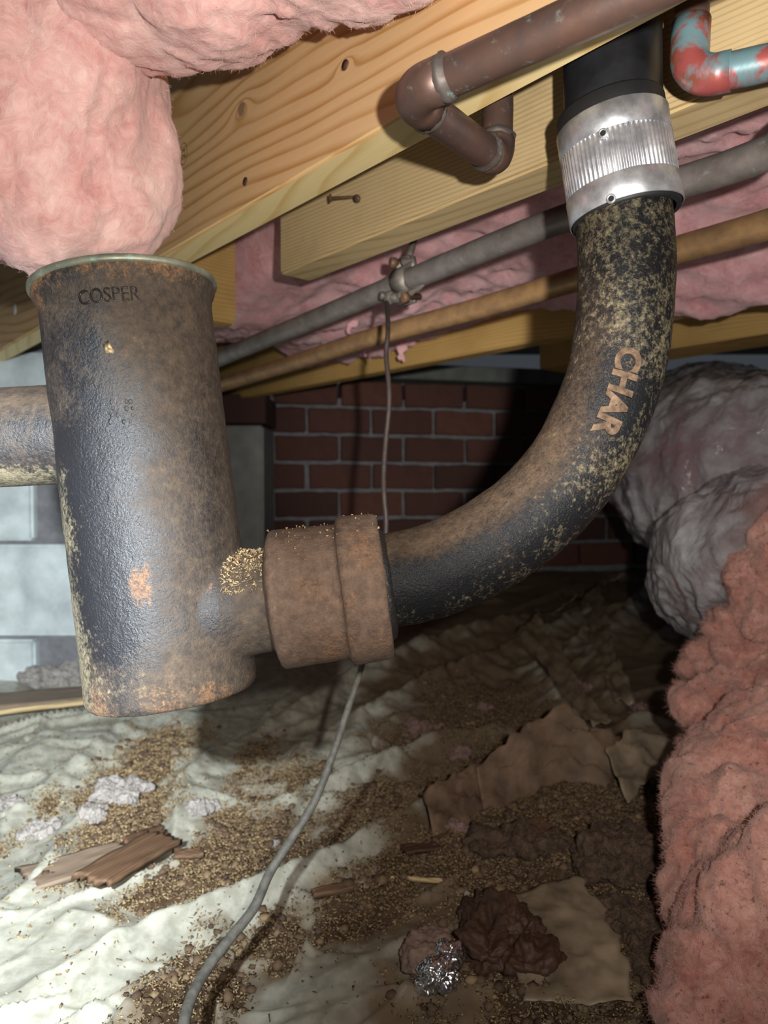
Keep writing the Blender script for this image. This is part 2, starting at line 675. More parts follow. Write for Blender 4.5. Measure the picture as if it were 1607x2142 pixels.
M['foil'] = plain('crumpled_foil', (0.80, 0.80, 0.82), 0.22, metal=1.0, nscale=60, var=0.15)
M['wire'] = plain('weathered_wire', (0.15, 0.145, 0.125), 0.6, nscale=160, var=0.35, bump=0.4)
M['wire_up'] = plain('brown_wire', (0.032, 0.021, 0.018), 0.6, nscale=160, var=0.35)
M['rot'] = mat_wood('rotted_wood', (0.18, 0.105, 0.06), (0.09, 0.05, 0.03), 0.005, (0.03, 0.02), stain=0.5)
M['rot_grey'] = mat_wood('weathered_wood', (0.27, 0.20, 0.14), (0.16, 0.11, 0.075), 0.005, (0.03, 0.02), stain=0.4)
M['rot_dark'] = mat_wood('dark_rotted_wood', (0.085, 0.045, 0.028), (0.045, 0.024, 0.016), 0.004, (0.03, 0.02), stain=0.5)
M['clod'] = plain('earth_clod', (0.12, 0.075, 0.048), 0.95, nscale=110, var=0.6, bump=1.0, bdist=0.005)
M['clod_pink'] = plain('pinkish_earth', (0.24, 0.16, 0.125), 0.95, nscale=60, var=0.35, bump=0.8, bdist=0.002)
M['tuft'] = plain('grey_fibre_tuft', (0.38, 0.345, 0.315), 0.95, nscale=80, var=0.3, bump=0.9, bdist=0.003)
M['tuft_dim'] = plain('dusty_pink_tuft', (0.26, 0.165, 0.145), 0.95, nscale=80, var=0.4, bump=0.9, bdist=0.003)
M['paper'] = plain('brown_paper', (0.165, 0.105, 0.066), 0.7, nscale=30, var=0.45, bump=0.3, bdist=0.001)
M['flap'] = plain('dusty_film', (0.25, 0.195, 0.13), 0.42, nscale=26, var=0.45, bump=0.3, bdist=0.001)
M['tape'] = plain('ink', (0.06, 0.035, 0.03), 0.8, nscale=300, var=0.6)
M['tag'] = plain('white_tag', (0.75, 0.75, 0.78), 0.6, nscale=100, var=0.05)
M['nail'] = plain('rusty_nail', (0.10, 0.055, 0.035), 0.6, metal=0.2, nscale=200)


def mat_steel(name, rough=0.34, tone=0.62):
    t = NT(name)
    v = t.coord()
    n1 = t.noise(v, 55, 6, 0.65)
    n2 = t.noise(v, 260, 4, 0.7)
    c = t.mix(t.ramp(n1, [(0.38, 0.0), (0.66, 1.0)]), (tone * 0.55, tone * 0.56, tone * 0.60), (tone, tone * 1.01, tone * 1.05))
    t.set(Base_Color=c, Metallic=0.78, Roughness=t.math('ADD', rough, t.math('MULTIPLY', n1, 0.30)),
          Normal=t.bump(n2, 0.12, 0.0004))
    return t.m


M['steel'] = mat_steel('stainless_band', 0.24, 0.80)
M['steel_flute'] = mat_steel('fluted_steel', 0.22, 0.88)


def mat_brick():
    t = NT('red_brick')
    v = t.coord()
    oi = t.n('ShaderNodeObjectInfo')
    c = t.mix(oi.outputs['Random'], (0.066, 0.030, 0.024), (0.145, 0.056, 0.040))
    n1 = t.noise(v, 30, 5, 0.7)
    c = t.mix(t.ramp(n1, [(0.45, 0.0), (0.75, 0.7)]), c, (0.07, 0.03, 0.026))
    sp_ = t.ramp(t.noise(v, 14, 3, 0.5), [(0.70, 0.0), (0.76, 1.0)])
    c = t.mix(t.math('MULTIPLY', sp_, 0.6), c, (0.30, 0.28, 0.27))
    t.set(Base_Color=c, Roughness=0.88, Normal=t.bump(t.noise(v, 120, 4, 0.6), 0.6, 0.002))
    return t.m


M['brick'] = mat_brick()


def mat_film():
    """dusty polythene ground sheet"""
    t = NT('ground_film')
    v = t.coord()
    n1 = t.noise(v, 5.5, 6, 0.62, 0.4)
    n2 = t.noise(v, 60, 5, 0.65)
    a = t.attr('soil')
    clean = t.mix(t.ramp(n2, [(0.4, 0.0), (0.62, 1.0)]), (0.36, 0.35, 0.28), (0.52, 0.515, 0.43))
    dirty = t.mix(n2, (0.12, 0.085, 0.052), (0.26, 0.195, 0.125))
    m = t.math('ADD', t.math('MULTIPLY', n1, 0.8), t.math('MULTIPLY', n2, 0.2))
    m = t.math('ADD', m, t.math('SUBTRACT', a, 0.5))
    c = t.mix(t.ramp(m, [(0.42, 0.0), (0.68, 1.0)]), clean, dirty)
    t.set(Base_Color=c, Roughness=0.42, Specular_IOR_Level=0.5, Normal=t.bump(n2, 0.2, 0.001),
          Subsurface_Weight=0.15, Subsurface_Scale=0.01)
    return t.m


def mat_dirt():
    t = NT('crumbly_soil')
    v = t.coord()
    n1 = t.noise(v, 9, 5, 0.6)
    n2 = t.noise(v, 140, 6, 0.75)
    n3 = t.noise(v, 420, 3, 0.7)
    c = t.mix(t.ramp(n1, [(0.35, 0.0), (0.65, 1.0)]), (0.10, 0.060, 0.035), (0.175, 0.115, 0.066))
    c = t.mix(t.ramp(n2, [(0.52, 0.0), (0.70, 1.0)]), c, (0.28, 0.195, 0.105))
    c = t.mix(t.ramp(n3, [(0.55, 0.0), (0.75, 0.8)]), c, (0.055, 0.032, 0.02))
    b = t.bump(n2, 1.0, 0.006)
    b = t.bump(n3, 0.8, 0.002, b)
    t.set(Base_Color=c, Roughness=0.95, Normal=b, Specular_IOR_Level=0.15)
    return t.m


def mat_chip():
    t = NT('wood_chip')
    a = t.attr('tone')
    c = t.ramp(a, [(0.0, (0.07, 0.042, 0.026)), (0.35, (0.17, 0.11, 0.062)), (0.7, (0.36, 0.255, 0.13)), (1.0, (0.62, 0.48, 0.27))])
    t.set(Base_Color=c, Roughness=0.8)
    return t.m


def mat_sleeve():
    """clear-grey film round the duct, the pink wrap shows through"""
    t = NT('duct_film')
    v = t.coord()
    n1 = t.noise(v, 9, 5, 0.6)
    t.set(Base_Color=t.mix(t.ramp(n1, [(0.4, 0.0), (0.65, 1.0)]), (0.44, 0.435, 0.46), (0.68, 0.67, 0.70)), Roughness=0.12, Specular_IOR_Level=1.0, Coat_Weight=0.6, Coat_Roughness=0.06,
          Normal=t.bump(t.noise(v, 26, 5, 0.55, 0.8), 0.9, 0.010))
    tr = t.n('ShaderNodeBsdfTransparent')
    tr.inputs[0].default_value = (0.80, 0.78, 0.80, 1)
    mx = t.n('ShaderNodeMixShader')
    fac = t.ramp(n1, [(0.34, 0.80), (0.46, 0.42), (0.60, 0.15)])
    t.l(fac, mx.inputs[0])
    t.l(t.b.outputs[0], mx.inputs[1])
    t.l(tr.outputs[0], mx.inputs[2])
    t.l(mx.outputs[0], t.out.inputs[0])
    return t.m


M['film'] = mat_film()
M['dirt'] = mat_dirt()
M['chip'] = mat_chip()
M['sleeve'] = mat_sleeve()


def mat_flux():
    """copper elbow with red primer and blue-green flux stains"""
    t = NT('flux_stained_copper')
    v = t.coord()
    n1 = t.noise(v, 45, 4, 0.6, 0.5)
    n2 = t.noise(v, 55, 4, 0.6, 0.3)
    c = t.mix(t.ramp(n1, [(0.46, 0.0), (0.54, 1.0)]), (0.22, 0.075, 0.045), (0.33, 0.075, 0.07))
    c = t.mix(t.ramp(n2, [(0.45, 0.0), (0.56, 1.0)]), c, (0.15, 0.26, 0.29))
    t.set(Base_Color=c, Roughness=0.42, Metallic=0.25, Normal=t.bump(n1, 0.3, 0.001))
    return t.m


M['flux'] = mat_flux()

# ================================================================== STRUCTURE
def ground(x, y):
    """bare ground height under the sheet"""
    x = np.asarray(x, dtype=np.float64)
    y = np.asarray(y, dtype=np.float64)
    p = np.stack([x * 2.2, y * 2.2, np.zeros_like(x)], -1).reshape(-1, 3)
    n = fbm(p, 3).reshape(x.shape)
    return 0.13 * sstep(1.15, 2.5, y) + 0.018 * n


def G(px, py, lift=0.0):
    """point on the ground seen at a pixel"""
    d = 0.8
    for _ in range(12):
        p = P(px, py, d)
        g = float(ground(np.array([p.x]), np.array([p.y]))[0]) + lift
        dirv = (p - CAM) / d
        d = (g - ZC) / dirv.z
        d = min(max(d, 0.1), 6)
    return P(px, py, d)


# ground grid, finer close by
def fan_grid(nu, nv, y0, y1, half0, half1):
    ys = y0 * (y1 / y0) ** (np.linspace(0, 1, nv))
    u = np.linspace(-1, 1, nu)
    hw = half0 + (half1 - half0) * (ys - y0) / (y1 - y0)
    X = u[None, :] * hw[:, None]
    Y = np.repeat(ys[:, None], nu, 1)
    k = np.arange(nv * nu).reshape(nv, nu)
    q = np.stack([k[:-1, :-1], k[:-1, 1:], k[1:, 1:], k[1:, :-1]], -1).reshape(-1, 4)
    return X, Y, q


GX, GY, GQ = fan_grid(560, 520, 0.22, 2.75, 0.55, 2.0)
g0 = ground(GX, GY)


def seg_dist(X, Y, pts):
    """distance to a polyline, plus side and position along it"""
    best = np.full(X.shape, 1e9)
    along = np.zeros(X.shape)
    side = np.zeros(X.shape)
    L = 0.0
    for a, b in zip(pts[:-1], pts[1:]):
        dx, dy = b[0] - a[0], b[1] - a[1]
        l2 = dx * dx + dy * dy
        t = np.clip(((X - a[0]) * dx + (Y - a[1]) * dy) / l2, 0, 1)
        ex, ey = X - a[0] - t * dx, Y - a[1] - t * dy
        d = np.hypot(ex, ey)
        m = d < best
        best = np.where(m, d, best)
        along = np.where(m, L + t * math.sqrt(l2), along)
        side = np.where(m, np.sign(dx * ey - dy * ex), side)
        L += math.sqrt(l2)
    return best, along / max(L, 1e-6), side


def poly(px_pts):
    return [(G(*p).x, G(*p).y) for p in px_pts]


FOLDS = [  # pixels along a crease, height, width
    ([(545, 1705), (640, 1680), (720, 1655), (800, 1625), (930, 1572), (1040, 1555), (1150, 1556)], 0.040, 0.020),
    ([(0, 2125), (140, 2060), (280, 1990), (430, 1935), (600, 1880), (700, 1825), (800, 1760), (900, 1700)], 0.034, 0.026),
    ([(40, 1700), (150, 1630), (230, 1560), (300, 1520), (430, 1505)], 0.030, 0.030),
    ([(365, 1775), (372, 1660), (450, 1590), (480, 1570)], 0.026, 0.022),
    ([(372, 1660), (440, 1680), (545, 1705)], 0.020, 0.016),
    ([(0, 1640), (90, 1560), (190, 1545)], 0.026, 0.03),
    ([(0, 1910), (60, 1880), (110, 1820), (120, 1760)], 0.024, 0.03),
    ([(110, 1960), (150, 1935), (250, 1950)], 0.018, 0.02),
    ([(560, 1530), (700, 1460), (850, 1390), (1000, 1335), (1120, 1290)], 0.05, 0.035),
    ([(640, 1580), (800, 1500), (930, 1440), (1060, 1385), (1200, 1310), (1290, 1270)], 0.055, 0.035),
    ([(1100, 1395), (1130, 1440), (1160, 1490), (1230, 1545)], 0.05, 0.03),
    ([(1240, 1370), (1250, 1420), (1290, 1490), (1320, 1510)], 0.05, 0.03),
    ([(1170, 1400), (1215, 1350), (1300, 1290), (1350, 1240)], 0.05, 0.03),
    ([(560, 1440), (640, 1420), (760, 1370)], 0.03, 0.03),
    ([(1290, 1540), (1350, 1530), (1440, 1550)], 0.035, 0.03),
    ([(700, 1500), (760, 1560), (900, 1500)], 0.03, 0.03),
    ([(1000, 1900), (1080, 1935), (1160, 1890), (1230, 1860)], 0.018, 0.02),
    ([(620, 2142), (760, 2030), (900, 1960), (1000, 1920)], 0.012, 0.04),
]
pp = np.stack([GX * 4, GY * 4, np.zeros_like(GX)], -1).reshape(-1, 3)
film = 0.014 * fbm(pp, 3).reshape(GX.shape)
pf = np.stack([GX * 30, GY * 30, np.zeros_like(GX)], -1).reshape(-1, 3)
film += 0.0010 * ridged(pf, 2).reshape(GX.shape)
fr = random.Random(77)
for k in range(230):     # small random creases, most of them running away to the right
    yy = 0.45 + 1.75 * fr.random() ** 1.3
    xx = fr.uniform(-0.62, 0.55) * (yy + 0.15)
    an = fr.gauss(0.55, 0.55)
    L_ = fr.uniform(0.05, 0.22) * (0.6 + 0.5 * yy)
    w_ = fr.uniform(0.004, 0.016) * (0.6 + 0.5 * yy)
    h_ = fr.uniform(0.004, 0.017) * (0.6 + 0.4 * yy)
    ex, ey = GX - xx, GY - yy
    near = (np.abs(ex) < L_) & (np.abs(ey) < L_)
    if not near.any():
        continue
    u1 = ex[near] * math.cos(an) + ey[near] * math.sin(an)
    v1 = -ex[near] * math.sin(an) + ey[near] * math.cos(an) + 0.9 * u1 * u1 * fr.uniform(-1, 1)
    tp = np.clip(1 - (u1 / (L_ * 0.7)) ** 2, 0, 1)
    ww = np.where(v1 > 0, w_ * 0.7, w_ * 1.8)
    film[near] += h_ * tp * np.clip(1 - np.abs(v1) / ww / np.maximum(tp, 0.2), 0, 1)
foldmask = np.zeros(GX.shape)
for k, (pts, h, w) in enumerate(FOLDS):
    pl = poly(pts)
    d, al, side = seg_dist(GX, GY, pl)
    wob = 1 + 0.35 * fbm(np.stack([GX * 25, GY * 25, np.full_like(GX, k * 3.1)], -1).reshape(-1, 3), 2).reshape(GX.shape)
    wl = np.where(side > 0, w * 0.55, w * 1.5) * wob
    prof = np.exp(-(d / wl) ** 1.15) * np.sin(np.clip(al, 0.03, 0.97) * math.pi) ** 0.35
    film = np.maximum(film, film * (1 - prof) + prof * h * wob)
    foldmask = np.maximum(foldmask, np.exp(-(d / (w * 2.2)) ** 2))

# soil lying on the sheet
HEAPS = [  # pixel centre, radius px, amount
    (300, 1600, 120, 1.0), (420, 1540, 60, 0.5), (230, 1740, 130, 1.0), (330, 1690, 100, 0.9), (520, 1760, 140, 1.0), (620, 1660, 90, 0.9),
    (780, 1720, 110, 1.0), (560, 1580, 80, 0.7), (450, 1830, 110, 1.0), (150, 1840, 80, 0.9), (90, 1690, 70, 0.8),
    (820, 1850, 140, 1.0), (980, 1800, 150, 1.0), (1150, 1760, 150, 1.0), (1280, 1860, 130, 1.0),
    (420, 2080, 160, 1.0), (580, 1990, 90, 1.0), (720, 1930, 110, 0.9), (950, 2000, 120, 0.8), (1250, 2000, 110, 1.0),
    (860, 2090, 140, 0.6), (1100, 2120, 130, 0.7), (940, 1500, 120, 0.9), (1100, 1560, 140, 0.8), (820, 1560, 80, 0.8), (1180, 1640, 130, 0.9),
    (250, 1920, 60, 0.7), (40, 1750, 50, 0.8), (330, 1870, 80, 0.8), (640, 1830, 60, 0.5), (60, 1960, 40, 0.6), (1330, 1700, 100, 0.9),
]
heap = np.zeros(GX.shape)
for (px, py, r, am) in HEAPS:
    c = G(px, py)
    cx = G(px + r, py)
    cy = G(px, min(py + r, 2300))
    rx, ry = abs(cx.x - c.x), max(abs(c.y - cy.y) * 1.1, abs(cx.x - c.x) * 0.8)
    heap = np.maximum(heap, am * np.exp(-(((GX - c.x) / rx) ** 2 + ((GY - c.y) / ry) ** 2) * 0.9))
nd = fbm(np.stack([GX * 11, GY * 11, np.full_like(GX, 5.0)], -1).reshape(-1, 3), 5, 0.6).reshape(GX.shape)
nfine = fbm(np.stack([GX * 70, GY * 70, np.full_like(GX, 9.0)], -1).reshape(-1, 3), 3, 0.6).reshape(GX.shape)
nd2 = fbm(np.stack([GX * 34, GY * 34, np.full_like(GX, 15.0)], -1).reshape(-1, 3), 3, 0.6).reshape(GX.shape)
soil = heap + 0.55 * nd + 0.30 * nd2 - 0.36 - 0.40 * foldmask + 0.22 * sstep(-0.05, 0.25, GX)
dirt_h = 0.010 * np.clip(soil, -1, 1) * 2.2 + 0.006 * nd + 0.0055 * nfine
base_film = g0 + film
base_dirt = g0 + 0.55 * np.clip(film, -0.01, 0.02) + dirt_h - 0.001

fl = np_mesh('floor', np.stack([GX, GY, base_dirt], -1).reshape(-1, 3), GQ)
floor_o = link('floor', fl, M['dirt'])
tag(floor_o, 'brown crumbly soil floor of the crawl space showing through the sheet', None, kind='structure')

fm = np_mesh('ground_sheet', np.stack([GX, GY, base_film], -1).reshape(-1, 3), GQ)
ca_, sa_ = math.cos(0.55), math.sin(0.55)
streak = fbm(np.stack([(GX * ca_ + GY * sa_) * 5, (-GX * sa_ + GY * ca_) * 26, np.full_like(GX, 3.3)], -1).reshape(-1, 3), 4, 0.6).reshape(GX.shape)
soilness = 0.50 + 0.36 * sstep(-0.18, 0.18, GX) - 0.16 * sstep(-0.1, -0.5, GX) + 0.38 * np.clip(soil + 0.12, -0.35, 0.4) + 0.10 * nd2 + 0.22 * streak - 0.20 * foldmask * np.clip(film / 0.03, 0, 1) + 0.1 * sstep(1.0, 1.5, GY) * sstep(-0.4, 0.1, GX)
attr(fm, 'soil', soilness.ravel())
sheet_o = link('ground_sheet', fm, M['film'])
tag(sheet_o, 'dusty crumpled polythene sheet spread over the soil', 'plastic sheet')


def gz(x, y):
    """top of soil / sheet at a point"""
    i = np.abs(GY[:, 0] - y).argmin()
    j = np.abs(GX[i] - x).argmin()
    return float(max(base_film[i, j], base_dirt[i, j]))


# ---- back brick wall: each brick its own piece, courses laid along the wall
WA = math.radians(13)
wd = Vector((math.cos(WA), math.sin(WA), 0))
wn = Vector((math.sin(WA), -math.cos(WA), 0))
W0 = P(640, 1025, 2.32)
W0 = Vector((W0.x, W0.y, 0))
wall = link('wall_back', box_mesh('wall_back', (3.2, 0.10, 0.66), 0.0), M['mortar'], smooth=False)
wall.location = W0 + wd * 0.35 - wn * 0.060 + Vector((0, 0, 0.39))
wall.rotation_euler = (0, 0, WA)
tag(wall, 'dark red brick foundation wall at the back', None, kind='structure')
BL, BH, PIT, MOD = 0.203, 0.079, 0.0905, 0.215
def brick_variant(size, seed):
    bm = bmesh.new()
    bmesh.ops.create_cube(bm, size=1.0)
    for v in bm.verts:
        v.co = Vector((v.co.x * size[0], v.co.y * size[1], v.co.z * size[2]))
    bmesh.ops.subdivide_edges(bm, edges=[e for e in bm.edges if e.calc_length() > 0.15], cuts=3)
    bmesh.ops.bevel(bm, geom=list(bm.edges), offset=0.004, segments=1, affect='EDGES')
    me = bm_mesh('brick', bm)
    co = get_co(me)
    d = np.stack([fbm(co * 22 + seed, 2), fbm(co * 22 + seed + 9, 2), fbm(co * 22 + seed + 21, 2)], 1)
    set_co(me, co + d * np.array([0.006, 0.005, 0.006]))
    me.materials.append(M['brick'])
    return me


brick_vars = [brick_variant((BL, 0.09, BH), k * 3.7) for k in range(5)]
z_top = ZC + (1025 - 851) / F * 2.33           # bed joint seen at row 851
rr = random.Random(5)
for c in range(-6, 1):
    zc_ = z_top + c * PIT + PIT / 2
    off = (0.0 if c % 2 else MOD / 2) - 0.105
    for k in range(-5, 8):
        if c == 0 and k > 5:
            continue
        x = k * MOD + off + rr.uniform(-0.004, 0.004)
        o = bpy.data.objects.new('brick', brick_vars[rr.randrange(5)])
        COL.objects.link(o)
        o.parent = wall
        wpos = W0 + wd * x + wn * (rr.uniform(-0.002, 0.003) - 0.035) + Vector((0, 0, zc_))
        loc = Matrix.Rotation(-WA, 3, 'Z') @ (wpos - wall.location)
        o.location = loc
        o.rotation_euler = (rr.uniform(-.006, .006), rr.uniform(-.006, .006), rr.uniform(-.01, .01))
sill = link('trim_1', box_mesh('trim_1', (3.2, 0.12, 0.05), 0.003), M['sill'], smooth=False)
sill.location = W0 + wd * 0.35 - wn * 0.03 + Vector((0, 0, z_top + PIT + 0.03))
sill.rotation_euler = (0, 0, WA)
tag(sill, 'grey sill plate on top of the brick wall', None, kind='structure')

# ---- left wall of concrete blocks
LW = P(150, 1025, 1.50)
wl = link('wall_left', box_mesh('wall_left', (1.05, 0.15, 0.72), 0.0), M['mortar'], smooth=False)
wl.location = (-1.10, LW.y + 0.09, 0.385)
tag(wl, 'pale grey concrete block wall beside the drum trap', None, kind='structure')
cm = box_mesh('block', (0.392, 0.16, 0.192), 0.006, 2)
cm.materials.append(M['cmu'])
zj = ZC - (1135 - 1025) / F * 1.5
for r in range(-2, 2):
    for k in range(-2, 1):
        o = bpy.data.objects.new('block', cm)
        COL.objects.link(o)
        o.parent = wl
        x = -0.93 + k * 0.4 + (0.2 if r % 2 else 0.0)
        if x > -0.60:
            continue
        o.location = Vector((x, LW.y + 0.075, zj + 0.1 + r * 0.2)) - wl.location

# ---- pier carrying the beam
pr = empty('masonry_pier', (-0.44, 2.12, 0.08), 'grey block pier topped with a red brick behind the drum', 'pier')
pb = box_mesh('block', (0.20, 0.20, 0.392), 0.006, 2)
o = link('block', pb, M['cmu_grey'], pr, smooth=False)
o.location = Vector((-0.442, 2.135, ZC + (1025 - 890) / F * 2.04 - 0.197)) - Vector(pr.location)
pb2 = box_mesh('block', (0.20, 0.20, 0.25), 0.006, 2)
o = link('block', pb2, M['cmu_grey'], pr, smooth=False)
o.location = Vector((-0.438, 2.135, ZC + (1025 - 890) / F * 2.04 - 0.197 - 0.325)) - Vector(pr.location)
pb3 = box_mesh('brick', (0.205, 0.20, 0.082), 0.004, 1)
o = link('brick', pb3, M['brick'], pr, smooth=False)
o.location = Vector((-0.436, 2.130, ZC + (1025 - 890) / F * 2.04 + 0.046)) - Vector(pr.location)

# ---- subfloor boards overhead, each board a piece
ce = link('ceiling', box_mesh('ceiling', (3.6, 3.4, 0.02), 0.0), M['dark_wood'], smooth=False)
ce.location = (-0.1, 1.1, ZC + 0.535)
tag(ce, 'dark timber subfloor overhead', None, kind='structure')
cb = box_mesh('plank', (3.2, 0.135, 0.018), 0.002)
cb.materials.append(M['dark_wood'])
JA = math.atan2(0.755, -0.656)
for k in range(16):
    o = bpy.data.objects.new('plank', cb)
    COL.objects.link(o)
    o.parent = ce
    p = JP(0.3 - 0.9 + k * 0.14, 0.7, 0.513)
    o.location = p - ce.location
    o.rotation_euler = (0, 0, JA + math.pi / 2)


# ---- timber
def timber(name, s0, s1, n0, n1, h0, h1, mat, label, cat, wob=0.0):
    me = box_mesh(name, (s1 - s0, n1 - n0, h1 - h0), 0.0025, 2)
    o = link(name, me, mat, smooth=False)
    o.location = JP((s0 + s1) / 2, (n0 + n1) / 2, (h0 + h1) / 2)
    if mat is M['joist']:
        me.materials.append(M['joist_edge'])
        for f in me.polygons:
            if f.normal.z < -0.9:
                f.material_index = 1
    # local X runs along the joist away from the lens, local Y towards the lens side
    o.rotation_euler = (0, 0, JA)
    if label:
        tag(o, label, cat)
    return o


HJ = 0.267
joist = timber('floor_joist', -0.75, 2.30, 0.351, 0.389, HJ, HJ + 0.235, M['joist'],
               'broad golden pine floor joist with a knot above the drum trap', 'joist')
bm_ = timber('ledger_board', -0.30, 0.742, 0.478, 0.522, 0.260, 0.345, M['board'],
             'short stained pine board with a sawn end hung behind the joist', 'board')
beam = timber('support_beam', -0.20, 0.95, 1.266, 1.380, 0.260, 0.500, M['beam'],
              'yellow pine support beam under the rear insulation', 'beam')
joist2 = timber('floor_joist', -0.10, 2.05, 1.027, 1.065, 0.260, 0.495, M['beam'],
                'farther pine floor joist half buried in the rear insulation', 'joist')
me = box_mesh('bridging_block', (0.155, 0.038, 0.235), 0.0025, 2)
brg = link('bridging_block', me, M['beam'], smooth=False)
brg.location = JP(0.985, 0.390 + 0.0775, 0.250 + 0.1175)
brg.rotation_euler = (0, 0, JA + math.pi / 2)
tag(brg, 'orange pine block set crosswise between the joists behind the drum', 'wood block')

# ink stamp and nails on the timber
st = text_mesh('23', 0.011, 0.00015)
stv = get_co(st)
JF = 0.351
c0 = P(384, 325, 0.60)


def on_joist_face(px, py):
    r = P(px, py, 1.0) - CAM
    t = JF / (r.x * JN.x + r.y * JN.y)
    return CAM + r * t


c0 = on_joist_face(384, 322)
mw = joist.matrix_basis


def joist_plane(me, c, ang):
    v = get_co(me)
    ctr = (v.max(0) + v.min(0)) / 2
    v = v - ctr
    ca, sa = math.cos(ang), math.sin(ang)
    u, w = v[:, 0] * ca - v[:, 1] * sa, v[:, 0] * sa + v[:, 1] * ca
    out = np.array([list(c + JD * (-a) + Vector((0, 0, b)) + JN * (-0.0002 - 0.0 * cc)) for a, b, cc in zip(u, w, v[:, 2])])
    set_co(me, out)


def child_world(name, me, mat, parent, smooth=False):
    """part whose mesh is in world coordinates under a rotated mesh parent"""
    o = bpy.data.objects.new(name, me)
    COL.objects.link(o)
    me.materials.clear()
    me.materials.append(mat)
    if smooth:
        me.shade_smooth()
    bpy.context.view_layer.update()
    o.parent = parent
    o.matrix_parent_inverse = parent.matrix_world.inverted()
    return o


joist_plane(st, c0, math.pi / 2)
child_world('grade_stamp', st, M['tape'], joist)['label'] = 'faded ink grade stamp number'
ring = []
for k in range(41):
    a = 2 * math.pi * k / 40
    ring.append((0.0115 * math.cos(a), 0.0085 * math.sin(a), 0))
rm_ = sweep('stamp_ring', [Vector(p) for p in ring], 0.0004, 6, False, Vector((0, 0, 1)))
joist_plane(rm_, c0, math.pi / 2)
child_world('stamp_ring', rm_, M['tape'], joist)


def nail(px, py, n, L, ang, parent):
    r = P(px, py, 1.0) - CAM
    t = n / (r.x * JN.x + r.y * JN.y)
    c = CAM + r * t
    d = (-JN + JD * ang[0] + Vector((0, 0, ang[1]))).normalized()
    me = lathe('nail', c - d * 0.006, c + d * L, [(0, 0.0016), (L + 0.004, 0.0016), (L + 0.004, 0.0042), (L + 0.0058, 0.0042), (L + 0.006, 0.0)], 14)
    return child_world('nail', me, M['nail'], parent, True)


nail(745, 412, 0.478, 0.028, (0.9, -0.05), bm_)
nail(752, 414, 0.478, 0.006, (-0.2, -0.5), bm_)
for (px, py) in ((513, 380), (722, 136)):
    nail(px, py, JF, 0.0005, (0, 0), joist)

# ================================================================== DRUM TRAP
SCL = 0.48 / F
DT, DB = P(262, 606, 0.48), P(364, 1450, 0.48)
DR = 174 * SCL
ax = (DB - DT).normalized()
DLEN = (DB - DT).length
trap = empty('drum_trap', DB, 'rusty cast iron drum trap with a green brass cleanout rim', 'drum trap')

# body and outlet neck are one casting
prof = [(0.004, 0.0), (0.004, DR * 0.9), (0.0, DR * 1.04), (0.006, DR * 1.045), (0.010, DR * 1.0), (0.016, DR * 0.985)]
prof += [(0.02 + k * (DLEN - 0.025) / 40, DR * (0.985 + 0.015 * k / 40)) for k in range(41)]
prof += [(DLEN - 0.003, DR * 0.992), (DLEN, DR * 0.96), (DLEN + 0.002, DR * 0.7), (DLEN + 0.002, 0.0)]
body = lathe('drum', DT, DB, prof, 128)
NA, NB = P(470, 1268, 0.478), P(822, 1222, 0.482)
nax = (NB - NA).normalized()
pxu = SCL
neckp = [(-0.012, 0.0), (-0.012, 132 * pxu), (10 * pxu, 124 * pxu), (28 * pxu, 116 * pxu), (50 * pxu, 109 * pxu), (75 * pxu, 106 * pxu), (125 * pxu, 107 * pxu), (125 * pxu, 0)]
neck = lathe('neck', NA, NB, neckp, 64)
bm = bmesh.new()
bm.from_mesh(body)
bm.from_mesh(neck)
bmesh.ops.remove_doubles(bm, verts=bm.verts, dist=1e-5)
bmesh.ops.recalc_face_normals(bm, faces=bm.faces)
bme = evaluated(bm_mesh('drum', bm), [('REMESH', dict(mode='VOXEL', voxel_size=0.0013)), ('SMOOTH', dict(factor=0.5, iterations=5))])


def roughen(me, amp=0.0005, sc_=55, amp2=0.0):
    co, no = get_co(me), get_no(me)
    set_co(me, co + no * (amp * fbm(co * sc_, 4, 0.6))[:, None])


roughen(bme, 0.0007, 40)


def iron_attrs(me, fn):
    co, no = get_co(me), get_no(me)
    d, t, r = fn(co, no)
    attr(me, 'dust', np.clip(d, 0, 1))
    attr(me, 'tan', np.clip(t, 0, 1))
    attr(me, 'rust', np.clip(r, 0, 1))


AXn = np.array(ax)
DTn = np.array(DT)


def gauss(x, c, w):
    return np.exp(-((x - c) / w) ** 2)


